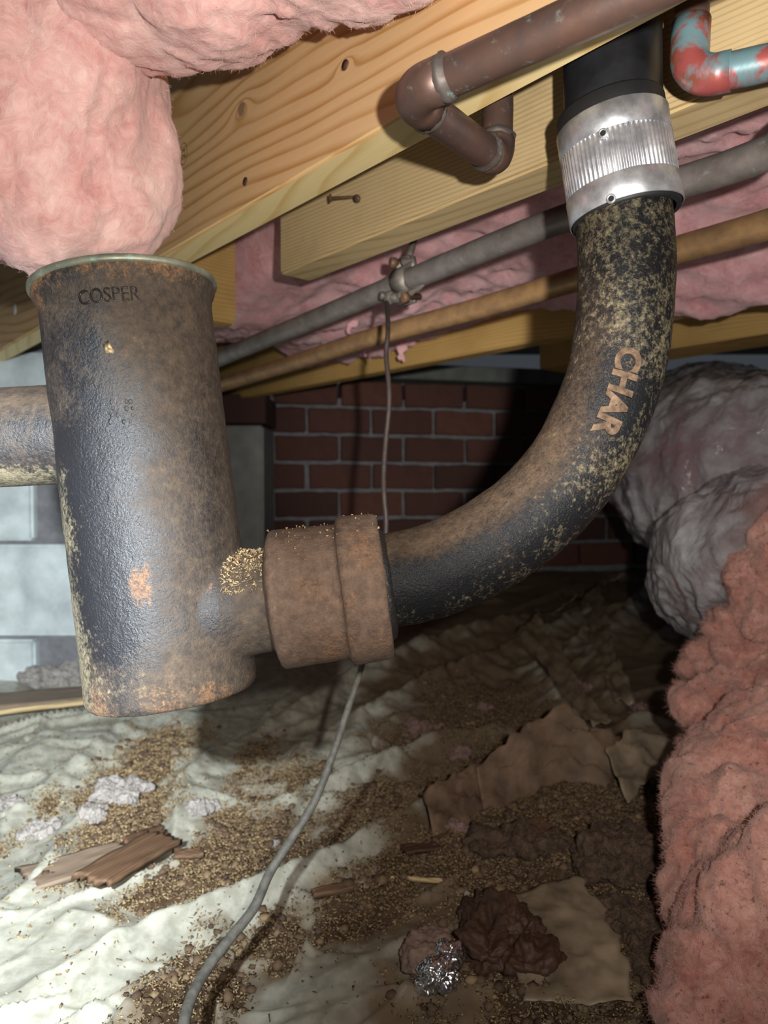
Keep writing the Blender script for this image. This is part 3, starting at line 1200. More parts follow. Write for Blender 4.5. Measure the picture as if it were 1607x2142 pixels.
def drum_w(co, no):
    rel = co - DTn
    t = rel @ AXn / DLEN                       # 0 top .. 1 bottom
    lat = no[:, 0]                             # -1 left .. 1 right
    big = fbm(co * 22, 3)
    dust = 0.33 + 0.26 * sstep(-0.1, 0.6, lat) + 0.22 * gauss(t, 0.08, 0.2) + 0.30 * sstep(0.78, 1.0, t) + 0.25 * big
    dust -= 0.14 * gauss(lat, -0.35, 0.28) * gauss(t, 0.52, 0.28)
    dust += 0.5 * sstep(0.45, 0.9, no[:, 2])
    tan = 0.27 + 0.24 * sstep(-0.50, -0.85, lat) * sstep(0.38, 0.52, t) + 0.08 * sstep(0.0, -0.5, lat) * sstep(0.4, 0.8, t) + 0.10 * gauss(lat, -0.2, 0.3) * sstep(0.55, 0.9, t) + 0.2 * big
    tan += 0.20 * gauss(lat, -0.72, 0.12) * gauss(t, 0.44, 0.05)
    rust = 0.22 + 0.26 * sstep(0.10, 0.0, t) + 0.22 * sstep(-0.5, -0.85, lat) * sstep(0.35, 0.1, t) + 0.36 * gauss(lat, 0.08, 0.18) * gauss(t, 0.71, 0.08) \
        + 0.20 * sstep(0.88, 1.0, t) + 0.22 * big + 0.06 * sstep(0.5, 1.0, t)
    u = (co - np.array(NA)) @ np.array(nax)
    isn = sstep(0.004, 0.02, u)
    dust = dust * (1 - isn) + isn * (0.80 + 0.15 * big)
    tan = tan * (1 - isn) + isn * (0.22 + 0.28 * sstep(0.35, 0.85, no[:, 2]))
    rust = rust * (1 - isn) + isn * (0.36 + 0.2 * big)
    return dust, tan, rust


iron_attrs(bme, drum_w)
link('drum', bme, M['iron'], trap)

# brass plate screwed into the top
ringp = [(-0.0015, 0.0), (-0.0015, DR * 0.9), (-0.0020, DR * 1.06), (-0.0010, DR * 1.078), (0.0012, DR * 1.078), (0.0022, DR * 1.066), (0.0022, DR * 0.9)]
rme = lathe('cleanout_cover', DT, DB, ringp, 96)
co, no = get_co(rme), get_no(rme)
set_co(rme, co + no * (0.0006 * fbm(co * 60, 3))[:, None])
link('cleanout_cover', rme, M['brass'], trap)['label'] = 'green tarnished brass cover rim'

# raised name under the rim
tm = text_mesh('COSPER', 0.0124, 0.0004, -0.00012, 0.0002)
tv = get_co(tm)
tv[:, 0] -= tv[:, 0].mean()
refd = Vector((0, -1, 0))
n_ = (refd - ax * refd.dot(ax)).normalized()
b_ = n_.cross(ax)
if b_.x < 0:
    b_ = -b_
out = []
wscale = 0.82
for (u, v, w) in tv:
    ang = (u * wscale) / DR - 0.150 + 0.31
    rad = n_ * math.cos(ang) + b_ * math.sin(ang)
    out.append(DT + ax * (0.0250 - v) + rad * (DR * 0.9905 + w))
set_co(tm, np.array([list(p) for p in out]))
link('raised_lettering', tm, M['letters_dark'], trap)['label'] = 'raised cast lettering below the rim'

# worn cast numerals lower on the drum: small raised nubs, too worn to read
bm = bmesh.new()
rr = random.Random(9)
for (px, py, nrow, ncol) in ((262, 868, 4, 4), (325, 1335, 5, 3)):
    for i in range(nrow):
        for j in range(ncol):
            if rr.random() < 0.2:
                continue
            r0 = P(px + (j - ncol / 2) * 14 + rr.uniform(-3, 3), py + (i - nrow / 2) * 14, 1.0) - CAM
            # hit the drum
            oc = CAM - DT
            a_ = r0 - ax * r0.dot(ax)
            c_ = oc - ax * oc.dot(ax)
            A_, B_, C_ = a_.dot(a_), 2 * a_.dot(c_), c_.dot(c_) - (DR * 0.988) ** 2
            disc = B_ * B_ - 4 * A_ * C_
            if disc <= 0:
                continue
            hit = CAM + r0 * ((-B_ - math.sqrt(disc)) / (2 * A_))
            nrm = (hit - DT) - ax * (hit - DT).dot(ax)
            nrm.normalize()
            q = nrm.to_track_quat('Z', 'Y').to_matrix().to_4x4()
            bmesh.ops.create_icosphere(bm, subdivisions=2, radius=1, matrix=Matrix.Translation(hit) @ q @ Matrix.Diagonal((0.0014 * rr.uniform(.7, 1.3), 0.0014 * rr.uniform(.7, 1.4), 0.0005, 1)))
nm = bm_mesh('worn_marks', bm)
iron_attrs(nm, drum_w)
o = link('worn_marks', nm, M['iron'], trap)
o['label'] = 'worn raised foundry marks'
o['kind'] = 'stuff'

# outlet hub
hp = [(96, 100), (104, 122), (108, 137), (113, 143), (120, 144.5), (150, 143.5), (200, 142), (240, 140), (246, 141), (250, 149), (253, 154.5), (262, 156),
      (300, 154), (326, 152.5), (334, 149), (337, 140), (337, 112), (330, 104)]
hp2 = []
for (a, b) in zip(hp[:-1], hp[1:]):
    nsub = max(1, int(abs(b[0] - a[0]) / 6))
    for k in range(nsub):
        hp2.append((a[0] + (b[0] - a[0]) * k / nsub, a[1] + (b[1] - a[1]) * k / nsub))
hp2.append(hp[-1])
hub = lathe('outlet_hub', NA, NB, [(a * pxu, b * pxu) for a, b in hp2], 128)
roughen(hub, 0.0010, 45)


def hub_w(co, no):
    big = fbm(co * 25, 3)
    return (0.86 + 0.12 * big, 0.16 + 0.12 * sstep(0.5, 0.95, no[:, 2]) + 0.12 * big, 0.34 + 0.28 * big + 0.1 * sstep(0.2, -0.8, no[:, 2]))


iron_attrs(hub, hub_w)
link('outlet_hub', hub, M['hub'], trap)
sl = lathe('joint_seal', NA, NB, [(318 * pxu, 120 * pxu), (338 * pxu, 119 * pxu), (347 * pxu, 112 * pxu), (351 * pxu, 98 * pxu)], 64)
roughen(sl, 0.0016, 120)
link('joint_seal', sl, M['seal'], trap)['label'] = 'black joint packing in the hub mouth'

# inlet arm to the left
IA, IB = P(-110, 921, 0.482), P(215, 905, 0.484)
idir = (IB - IA)
ipath = [IA + idir * (k / 60) for k in range(61)]
irad = [104 * SCL * (1.0 if k < 52 else 1.0 + 0.0 * (k - 52)) for k in range(61)]
inl = sweep('inlet_pipe', ipath, irad, 72)
roughen(inl, 0.0007, 45)


def inl_w(co, no):
    big = fbm(co * 25, 3)
    up = no[:, 2]
    return (0.42 + 0.5 * sstep(0.15, 0.75, up) + 0.2 * big, 0.22 + 0.34 * sstep(-0.35, -0.85, up) + 0.15 * sstep(0.4, 0.9, up) + 0.2 * big, 0.22 + 0.12 * sstep(0.3, 0.9, up) + 0.2 * big)


iron_attrs(inl, inl_w)
link('inlet_pipe', inl, M['iron'], trap)

# loose shavings caught on the neck and hub
r = np.random.default_rng(21)
def flakes(name, pts, nrm, lmin, lmax, wmin, wmax, tones, mat, parent=None, seed=1, lay=0.25):
    n = len(pts)
    r = np.random.default_rng(seed)
    d = r.normal(size=(n, 3))
    d -= nrm * (d * nrm).sum(1)[:, None] * (1 - lay)
    d /= np.linalg.norm(d, axis=1)[:, None]
    s = np.cross(nrm, d)
    s /= np.maximum(np.linalg.norm(s, axis=1), 1e-6)[:, None]
    L = r.uniform(lmin, lmax, n)[:, None] * 0.5
    w = r.uniform(wmin, wmax, n)[:, None] * 0.5
    up = nrm * r.uniform(0.0003, 0.002, n)[:, None]
    kx = r.uniform(-0.3, 0.3, (n, 1))
    a = pts + up - d * L - s * w
    b = pts + up - d * L * (0.8 + kx) + s * w
    c = pts + up + d * L + s * w * 0.6
    e = pts + up + d * L * (0.9 + kx) - s * w
    m = pts - nrm * 0.001
    v = np.stack([a, b, c, e, m], 1).reshape(-1, 3)
    k = np.arange(n)[:, None] * 5
    q = k + np.array([[0, 3, 2, 1]])
    t = np.concatenate([k + np.array([[0, 1, 4]]), k + np.array([[1, 2, 4]]), k + np.array([[2, 3, 4]]), k + np.array([[3, 0, 4]])])
    me = np_mesh(name, v, q, t)
    attr(me, 'tone', np.repeat(np.clip(tones, 0, 1), 5))
    o = link(name, me, mat, parent, smooth=False)
    o['kind'] = 'stuff'
    return o


co, no = get_co(bme), get_no(bme)
u = (co - np.array(NA)) @ np.array(nax)
sel = np.where((no[:, 2] > 0.35) & (u > 0.006) & (np.abs((co - np.array(NA)) @ AXn) < 0.06))[0]
ii = r.choice(sel, 900)
o1 = flakes('shavings', co[ii], no[ii], 0.0008, 0.0038, 0.0002, 0.0007, r.uniform(0.2, 0.85, 900), M['chip'], trap, 5, 0.4)

hc, hn = get_co(hub), get_no(hub)
hs = np.where((hn[:, 2] > 0.55))[0]
hi = r.choice(hs, 90)
flakes('shavings', hc[hi], hn[hi], 0.0008, 0.0026, 0.0002, 0.0006, r.uniform(0.2, 0.7, 90), M['chip'], trap, 15, 0.02)
ck = np.array([list(P(235, 728, 0.43)), list(P(238, 738, 0.43)), list(P(228, 734, 0.43))])
near = [int(np.argmin(((co - c) ** 2).sum(1) - 0 * c[0])) for c in ck]
flakes('shavings', co[near], no[near], 0.004, 0.007, 0.0018, 0.0028, np.array([0.8, 0.7, 0.6]), M['chip'], trap, 16, 0.2)

# ================================================================== QUARTER BEND
bend_px = [(775, 1218), (830, 1211), (917, 1190), (1000, 1152), (1076, 1104), (1150, 1038), (1210, 960), (1259, 862), (1291, 760), (1306, 650), (1310, 560), (1306, 470), (1295, 385)]
bend_pts = [P(x, y, 0.481 + 0.004 * k / 12) for k, (x, y) in enumerate(bend_px)]
bp = catmull(bend_pts, 14)
bend = empty('quarter_bend', bend_pts[0], 'black speckled cast iron bend sweeping up from the trap to the coupling', 'pipe bend')
BR = 99 * SCL
bt = sweep('pipe', bp, BR, 96)
roughen(bt, 0.0008, 45)


def bend_w(co, no):
    big = fbm(co * 24, 3)
    inner = no @ np.array([-0.62, 0.0, 0.78])
    zz = sstep(P(1, 1250, .48).z, P(1, 480, .48).z, co[:, 2])
    dust = 0.30 + 0.46 * sstep(0.10, 0.7, inner) * (1 - 0.7 * zz) + 0.18 * big
    tan = 0.36 + 0.10 * zz + 0.14 * big - 0.20 * sstep(0.1, 0.6, inner) * (1 - zz) + 0.06 * sstep(0.0, -0.7, inner)
    rust = 0.20 + 0.2 * big + 0.25 * gauss(co[:, 2], P(1, 465, .48).z, 0.006) * sstep(0.1, 0.5, no[:, 0])
    return dust, tan, rust


iron_attrs(bt, bend_w)
link('pipe', bt, M['iron_bend'], bend)
# raised letters running down the outer side
T, N, B = frames(bp)
acc = [0.0]
for i in range(1, len(bp)):
    acc.append(acc[-1] + (bp[i] - bp[i - 1]).length)


def on_bend(s):
    for i in range(1, len(acc)):
        if acc[i] >= s:
            f = (s - acc[i - 1]) / (acc[i] - acc[i - 1])
            return bp[i - 1].lerp(bp[i], f), T[i - 1].lerp(T[i], f).normalized()
    return bp[-1], T[-1]


# where along the bend the picture shows the word
def s_of(px, py):
    q = P(px, py, 0.483)
    return min(zip(acc, bp), key=lambda t: (t[1] - q).length)[0]


cm_ = text_mesh('CHAR', 0.0325, 0.0010, 0.0010, 0.0006)
cv = get_co(cm_)
cv[:, 0] -= cv[:, 0].min()
s_top, s_bot = s_of(1285, 748), s_of(1222, 922)
lw = cv[:, 0].max()
hgt = cv[:, 1].max()
out = []
for (u, v, w) in cv:
    s = s_top + (s_bot - s_top) * (u / lw)
    c, t = on_bend(s)
    toward = (CAM - c)
    toward = (toward - t * toward.dot(t)).normalized()
    side = t.cross(toward)
    if side.x < 0:
        side = -side
    ang = -0.03 + 0.48 * (v / hgt)
    out.append(c + (toward * math.cos(ang) + side * math.sin(ang)) * (BR + 0.0002 + w))
set_co(cm_, np.array([list(p) for p in out]))
bmx = bmesh.new()
bmx.from_mesh(cm_)
bmesh.ops.recalc_face_normals(bmx, faces=bmx.faces)
bmx.to_mesh(cm_)
bmx.free()
link('raised_lettering', cm_, M['letters_rust'], bend, smooth=False)['label'] = 'raised rusty cast lettering'

# ================================================================== COUPLING
CT, CB = P(1279, 262, 0.487), P(1310, 452, 0.487)
cax = (CB - CT).normalized()
CL = (CB - CT).length
coup = empty('band_coupling', CB, 'ribbed stainless steel band coupling clamped round the black pipe', 'coupling')
u_ = CL / 190.0
RC = 112.5 * 0.487 / F
rub = lathe('rubber_sleeve', CT, CB, [(-0.0100, RC * 0.86), (-0.0100, RC * 0.955), (-0.0085, RC * 0.975), (0.0, RC * 0.98), (CL, RC * 0.98), (CL + 0.0018, RC * 0.965), (CL + 0.002, RC * 0.87)], 96)
link('rubber_sleeve', rub, M['rubber'], coup)


def band(t0, t1, r0, name, mat, flute=0):
    seg = 96 if not flute else flute * 6
    prof = [(t0, r0 - 0.0006), (t0, r0), (t0 + 0.0004, r0 + 0.0003), (t1 - 0.0004, r0 + 0.0003), (t1, r0), (t1, r0 - 0.0006)]
    me = lathe(name, CT, CB, prof, seg)
    if flute:
        co = get_co(me)
        rel = co - np.array(CT)
        t = rel @ np.array(cax)
        rad = rel - t[:, None] * np.array(cax)
        ang = np.arctan2(rad @ np.array(Vector((0, 0, 1)).cross(cax).normalized()), rad @ np.array(cax.cross(Vector((0, 0, 1)).cross(cax)).normalized()))
        set_co(me, np.array(CT) + t[:, None] * np.array(cax) + rad * (1 + 0.015 * np.cos(ang * flute))[:, None])
    else:
        co, no = get_co(me), get_no(me)
        set_co(me, co + no * (0.0003 * fbm(co * 70, 3))[:, None])
    return link(name, me, mat, coup)


band(0.0, 0.0172, RC, 'clamp_band', M['steel'])
band(0.0165, CL - 0.0160, RC * 0.985, 'fluted_shield', M['steel_flute'], 72)
band(CL - 0.0172, CL, RC * 1.015, 'clamp_band', M['steel'])
# worn ink print and eyelets on the bands
for (px, py, rb) in ((1262, 279, RC), (1279, 416, RC * 1.015)):
    r0 = P(px, py, 1.0) - CAM
    oc = CAM - CT
    a_ = r0 - cax * r0.dot(cax)
    c_ = oc - cax * oc.dot(cax)
    A_, B_, C_ = a_.dot(a_), 2 * a_.dot(c_), c_.dot(c_) - rb ** 2
    hit = CAM + r0 * ((-B_ - math.sqrt(B_ * B_ - 4 * A_ * C_)) / (2 * A_))
    nrm = (hit - CT) - cax * (hit - CT).dot(cax)
    nrm.normalize()
    e = lathe('eyelet', hit - nrm * 0.0005, hit + nrm, [(0, 0.0031), (0.0012, 0.0031), (0.0017, 0.0026), (0.0015, 0.0018), (0.0004, 0.0016)], 24, cax)
    eo = link('eyelet', e, M['steel'], coup)
    h = lathe('hole', hit - nrm * 0.0002, hit + nrm, [(0.0010, 0.0017), (0.0010, 0.0)], 20, cax)
    ho = link('hole', h, M['rubber'], eo)
    ho.location = -Vector(coup.location) - Vector(eo.location)

# black pipe above the coupling
pv = [P(1283, 300, 0.487), P(1281, 180, 0.487), P(1280, 60, 0.487), P(1279, -120, 0.487), P(1278, -200, 0.487)]
ap = sweep('drain_pipe', catmull(pv, 6), 99.5 * 0.487 / F, 64)
o = link('drain_pipe', ap, M['abs'])
tag(o, 'black plastic drain pipe rising from the steel coupling', 'pipe')

# ================================================================== COPPER LINES
def tube_thing(name, label, parts, cat='pipe'):
    root = None
    for (pname, path, rad, mat, seg) in parts:
        if root is None:
            root = empty(name, path[0], label, cat)
        me = sweep(pname, path, rad, seg)
        roughen(me, 0.0003, 80)
        link(pname, me, mat, root)
    return root


def arc3(a, b, c, r, n=12):
    """rounded corner a-b-c"""
    a, b, c = Vector(a), Vector(b), Vector(c)
    u, v = (a - b).normalized(), (c - b).normalized()
    th = u.angle(v)
    t = r / math.tan(th / 2)
    p0, p1 = b + u * t, b + v * t
    ctr = b + (u + v).normalized() * (r / math.sin(th / 2))
    out = []
    for k in range(n + 1):
        f = k / n
        w = (p0 - ctr).normalized().slerp((p1 - ctr).normalized(), f)
        out.append(ctr + w * r)
    return p0, p1, out


RCU = 0.0112
A0 = P(1420, -55, 0.330)
A0 = A0 + (A0 - P(850, 199, 0.420)).normalized() * 0.35
A1 = P(850, 199, 0.420)
A2 = P(1040, 335, 0.520)
A3 = P(1045, 150, 0.535)
A3.z = ZC + 0.36
p0, p1, e1 = arc3(A0, A1, A2, 0.016)
q0, q1, e2 = arc3(A1, A2, A3, 0.014)
cu = empty('copper_supply_pipe', A2, 'brown copper water pipe doubling back under the joist by two elbows', 'pipe')
def cpart(nm_, path, rad, mat, parent):
    me = sweep(nm_, path, rad, 40)
    roughen(me, 0.0004, 80)
    return link(nm_, me, mat, parent)
d01 = (A0 - A1).normalized(); d12 = (A2 - A1).normalized(); d23 = (A3 - A2).normalized()
cpart('tube', [A0.lerp(p0, k / 60) for k in range(61)], RCU, M['copper'], cu)
cpart('tube', [p1.lerp(q0, k / 16) for k in range(17)], RCU, M['copper'], cu)
cpart('tube', [q1.lerp(A3, k / 16) for k in range(17)], RCU, M['copper'], cu)
cpart('elbow', [p0 + d01 * 0.013] + e1 + [p1 + d12 * 0.011], RCU * 1.13, M['copper'], cu)
cpart('elbow', [q0 - d12 * 0.008] + e2 + [q1 + d23 * 0.006], RCU * 1.13, M['copper'], cu)
for (c, d) in ((p0 + d01 * 0.013, d01), (p1 + d12 * 0.011, d12), (q0 - d12 * 0.008, -d12), (q1 + d23 * 0.006, d23)):
    me = lathe('solder_joint', c - d * 0.004, c + d, [(0, RCU * 1.10), (0.002, RCU * 1.175), (0.004, RCU * 1.16), (0.0055, RCU * 1.05), (0.0075, RCU * 1.0)], 40)
    roughen(me, 0.0016, 190)
    link('solder_joint', me, M['copper_joint'], cu)

# painted elbow on the right
RB = 0.0102
F0 = P(1452, -60, 0.440)
F1 = P(1440, 168, 0.440)
F2 = P(1720, 96, 0.405)
F2 = F2 + (F2 - F1).normalized() * 0.35
F2.z -= 0.016
p0, p1, e1 = arc3(F0, F1, F2, 0.016)
cu2 = empty('stained_copper_pipe', F1, 'copper elbow pipe blotched red and blue green beside the black pipe', 'pipe')
df0 = (F0 - F1).normalized(); df2 = (F2 - F1).normalized()
cpart('tube', [F0.lerp(p0, k / 16) for k in range(17)], RB, M['copper'], cu2)
cpart('tube', [p1.lerp(F2, k / 40) for k in range(41)], RB, M['flux'], cu2)
cpart('elbow', [p0 + df0 * 0.020, p0 + df0 * 0.01] + e1 + [p1 + df2 * 0.008], RB * 1.12, M['flux'], cu2)

# two long lines behind
def long_pipe(name, label, pts, rad, mat):
    path = catmull(pts, 24)
    me = sweep(name, path, rad, 48)
    roughen(me, 0.0004, 60)
    o = link(name, me, mat)
    tag(o, label, 'pipe')
    return path


L1 = [JP(-0.75, 0.571, 0.256), JP(-0.25, 0.571, 0.254), JP(0.30, 0.571, 0.252), JP(0.75, 0.571, 0.236), JP(1.30, 0.571, 0.205)]
L1 = [P(1760, 215, 0.490), P(1607, 318, 0.538), P(1400, 390, 0.600), P(1140, 472, 0.695), P(850, 588, 0.860), P(640, 675, 1.00), P(470, 745, 1.16), P(380, 785, 1.28)]
L1 = [L1[0] - JD * 0.25] + L1 + [L1[-1] + (L1[-1] - L1[-2]) * 4]
L2 = [P(1760, 420, 0.555), P(1607, 470, 0.606), P(1400, 528, 0.690), P(1207, 584, 0.78), P(990, 648, 0.90), P(780, 705, 1.02), P(620, 757, 1.18), P(470, 803, 1.36), P(380, 830, 1.50)]
L2 = [L2[0] - JD * 0.25] + L2 + [L2[-1] + (L2[-1] - L2[-2]) * 4]
pth1 = long_pipe('grey_copper_line', 'grey tarnished copper line holding the ground clamp', L1, 0.0130, M['copper_grey'])
pth2 = long_pipe('golden_copper_line', 'golden brown copper line running just below the grey one', L2, 0.0130, M['copper_gold'])

# ================================================================== GROUND CLAMP AND WIRE
cc = min(pth1, key=lambda p: (p - P(852, 588, 0.86)).length)
ci = pth1.index(cc)
cd = (pth1[ci + 1] - pth1[ci - 1]).normalized()
if cd.x < 0:
    cd = -cd
clamp = empty('ground_clamp', cc, 'tarnished bronze ground clamp bolted on the grey copper pipe', 'clamp')
upv = (Vector((0, 0, 1)) - cd * cd.z).normalized()
fv = upv.cross(cd)
if fv.y > 0:
    fv = -fv


def cl_pt(a, b, c):
    return cc + cd * a + upv * b + fv * c


def saddle(name, sgn):
    """half shell with ears, wraps the pipe above or below"""
    bm = bmesh.new()
    prof = []
    r0, r1 = 0.0132, 0.0178
    angs = [math.radians(a) for a in range(8, 173, 12)]
    outer = [(math.cos(a) * r1, math.sin(a) * r1) for a in angs]
    inner = [(math.cos(a) * r0, math.sin(a) * r0) for a in reversed(angs)]
    ears = [(-0.0185, 0.0045), (-0.0275, 0.0060), (-0.0275, 0.0010), (-0.0140, 0.0010)]
    earr = [(0.0140, 0.0010), (0.0275, 0.0010), (0.0275, 0.0060), (0.0185, 0.0045)]
    ol = outer + ears + inner[1:-1] + earr
    front = [bm.verts.new(cl_pt(-0.011, sgn * q, p)) for p, q in ol]
    back = [bm.verts.new(cl_pt(0.011, sgn * q, p)) for p, q in ol]
    n = len(ol)
    for k in range(n):
        bm.faces.new((front[k], front[(k + 1) % n], back[(k + 1) % n], back[k]))
    bm.faces.new(front)
    bm.faces.new(list(reversed(back)))
    bmesh.ops.triangulate(bm, faces=[f for f in bm.faces if len(f.verts) > 4])
    bmesh.ops.recalc_face_normals(bm, faces=bm.faces)
    # teeth at the rim
    me = bm_mesh(name, bm)
    roughen(me, 0.0006, 150)
    return me


# the clamp is turned so that its ears point up and down in front of the pipe
rot_keep = (upv.copy(), fv.copy())
upv, fv = -rot_keep[1] * -1.0, rot_keep[0]
link('jaw', saddle('jaw', 1), M['bronze'], clamp)
link('jaw', saddle('jaw', -1), M['bronze'], clamp)
upv, fv = rot_keep


def bolt(c, d, r, L, head, mat, nm_='screw', hexn=24):
    me = lathe(nm_, c, c + d, [(-L, 0), (-L, r * 0.6), (0, r * 0.6), (0, r), (head, r), (head + r * 0.15, r * 0.85), (head + r * 0.2, 0)], hexn)
    return link(nm_, me, mat, clamp)


bolt(cl_pt(-0.010, 0.0235, 0.006), (fv - cd * 0.5).normalized(), 0.0062, 0.02, 0.007, M['screw'])
bolt(cl_pt(0.009, -0.0235, 0.008), (fv - cd * 0.1 - upv * 0.2).normalized(), 0.0062, 0.02, 0.007, M['screw'])
hubme = blob_mesh('wire_lug', [(cl_pt(-0.014, -0.019, 0.015), (0.0075, 0.0075, 0.0085)), (cl_pt(-0.006, -0.021, 0.012), (0.009, 0.007, 0.006)), (cl_pt(0.004, -0.020, 0.010), (0.008, 0.007, 0.006))], 0.0009, 2)
roughen(hubme, 0.0008, 150)
link('wire_lug', hubme, M['bronze'], clamp)
bolt(cl_pt(-0.017, -0.017, 0.021), (fv - cd * 0.3).normalized(), 0.0048, 0.004, 0.005, M['bronze'], 'lug_screw')
# toothed lip of the jaws
for (a, b, c, s) in ((0.012, 0.018, 0.010, 1), (0.014, 0.016, 0.014, 1), (0.020, -0.020, 0.010, -1), (0.024, -0.017, 0.006, -1)):
    p = cl_pt(a, b, c)
    t1 = cl_pt(a + 0.010, b - s * 0.001, c)
    bm = bmesh.new()
    bmesh.ops.create_cone(bm, cap_ends=True, segments=8, radius1=0.0045, radius2=0.0008, depth=0.014,
                          matrix=Matrix.Translation((p + t1) / 2) @ (t1 - p).to_track_quat('Z', 'Y').to_matrix().to_4x4())
    link('tooth', bm_mesh('tooth', bm), M['bronze'], clamp, smooth=False)
# strap end going up behind
me = sweep('hanger_stub', [cl_pt(-0.004, 0.016, -0.002), cl_pt(0.0, 0.030, -0.006), cl_pt(0.006, 0.055, -0.012)], [0.0055, 0.0045, 0.004], 16)
link('hanger_stub', me, M['bronze'], clamp)

w0 = cl_pt(-0.017, -0.022, 0.017)
wire_px = [(812, 690, .80), (808, 740, .79), (813, 800, .78), (814, 850, .775), (808, 915, .77), (803, 985, .76), (804, 1040, .75), (808, 1100, .745),
           (800, 1190, .735), (778, 1300, .72), (757, 1392, .70), (735, 1462, .685), (703, 1560, .665), (662, 1668, .645), (612, 1752, .625), (565, 1825, .605),
           (532, 1898, .580), (482, 1962, .555), (432, 2028, .53), (400, 2088, .505), (384, 2150, .485), (372, 2270, .465)]
wire_end = P(350, 2420, .45)
wire_end.z = 0.012
wire_end2 = wire_end + Vector((-0.06, -0.03, -0.004))
wp = catmull([w0] + [P(*q) for q in wire_px] + [wire_end, wire_end2], 8)
split = 8 * 10
rad = [0.0027 + (0.0040 - 0.0027) * sstep(0.35, 0.72, k / len(wp)) for k in range(len(wp))]
gw = empty('ground_wire', wp[-1], 'long bent ground wire hanging from the clamp to the ground', 'wire')
for (nm_, a, b, mt) in (('upper_wire', 0, split + 1, M['wire_up']), ('lower_wire', split, len(wp), M['wire'])):
    me = sweep(nm_, wp[a:b], rad[a:b], 16)
    roughen(me, 0.0003, 90)
    link(nm_, me, mt, gw)

# ================================================================== INSULATION
def batt(name, balls, voxel, mat, fib, label, group=None, seed=0, parent=None, big=0.016, bsc=9, mid=0.006, msc=30, fine=0.0018, fsc=95, nf=9000, flen=(0.0015, 0.005), stretch=(1, 1, 1), fw=0.00007, tang=0.75, puff=False):
    me = blob_mesh(name, balls, voxel, 4)
    co, no = get_co(me), get_no(me)
    s = np.array(stretch)
    w = np.stack([fbm(co * 7 + 3 + seed, 2), fbm(co * 7 + 31 + seed, 2), fbm(co * 7 + 57 + seed, 2)], 1) * 0.05
    q = (co + w)
    md = (np.abs(pn(q * s * msc * 0.7 + seed)) * 2.2 - 0.5 + 0.8 * fbm(q * s * msc + seed + 4, 3, 0.6)) if puff else (ridged(q * s * msc + seed, 3) - 0.45)
    h = big * fbm(q * s * bsc + seed, 3) + mid * md + fine * fbm(q * fsc + seed, 3, 0.6)
    set_co(me, co + no * h[:, None])
    if parent is not None:
        root = parent
        link(name, me, mat, root)['label'] = label
    else:
        root = empty(name, tuple(get_co(me).min(0) * 0.5 + get_co(me).max(0) * 0.5), label, 'insulation', group)
        link('fibre_skin', me, mat, root)
    if nf:
        fuzz('loose_fibres', me, nf, flen[0], flen[1], fw, fib, root, seed, tang)
    return root


# batt sagging out of the near bay
batt('insulation_batt', [
    (P(40, 120, 0.55), (0.10, 0.075, 0.12)), (P(-60, 370, 0.57), (0.10, 0.075, 0.056)), (P(120, 300, 0.57), (0.075, 0.07, 0.088)),
    (P(235, 300, 0.60), (0.046, 0.055, 0.085)), (P(240, 180, 0.60), (0.040, 0.055, 0.065)), (P(130, 450, 0.58), (0.075, 0.06, 0.048)), (P(255, 385, 0.60), (0.040, 0.050, 0.055)),
    (P(-120, 250, 0.56), (0.13, 0.09, 0.11)), (P(60, 490, 0.60), (0.055, 0.05, 0.026)), (P(-50, 500, 0.60), (0.055, 0.04, 0.020))],
    0.0038, M['pink'], M['fibre'], 'thick pink insulation batt bulging down in front of the joist end', 'pink insulation overhead', 1, stretch=(1.0, 1.0, 0.55), nf=45000, tang=0.88)
batt('insulation_batt', [
    (P(260, 10, 0.52), (0.055, 0.06, 0.036)), (P(340, 40, 0.52), (0.045, 0.05, 0.026)), (P(440, 15, 0.50), (0.05, 0.05, 0.030)), (P(560, -40, 0.485), (0.05, 0.045, 0.030)),
    (P(640, -25, 0.47), (0.035, 0.04, 0.022)), (P(720, -60, 0.455), (0.045, 0.04, 0.024)), (P(300, -90, 0.51), (0.09, 0.08, 0.055)), (P(500, -120, 0.49), (0.09, 0.06, 0.045)),
    (P(820, -110, 0.44), (0.05, 0.04, 0.025))],
    0.0034, M['pink'], M['fibre'], 'pink insulation batt drooping over the upper edge of the joist', 'pink insulation overhead', 5, big=0.010, mid=0.005, nf=30000, tang=0.88)

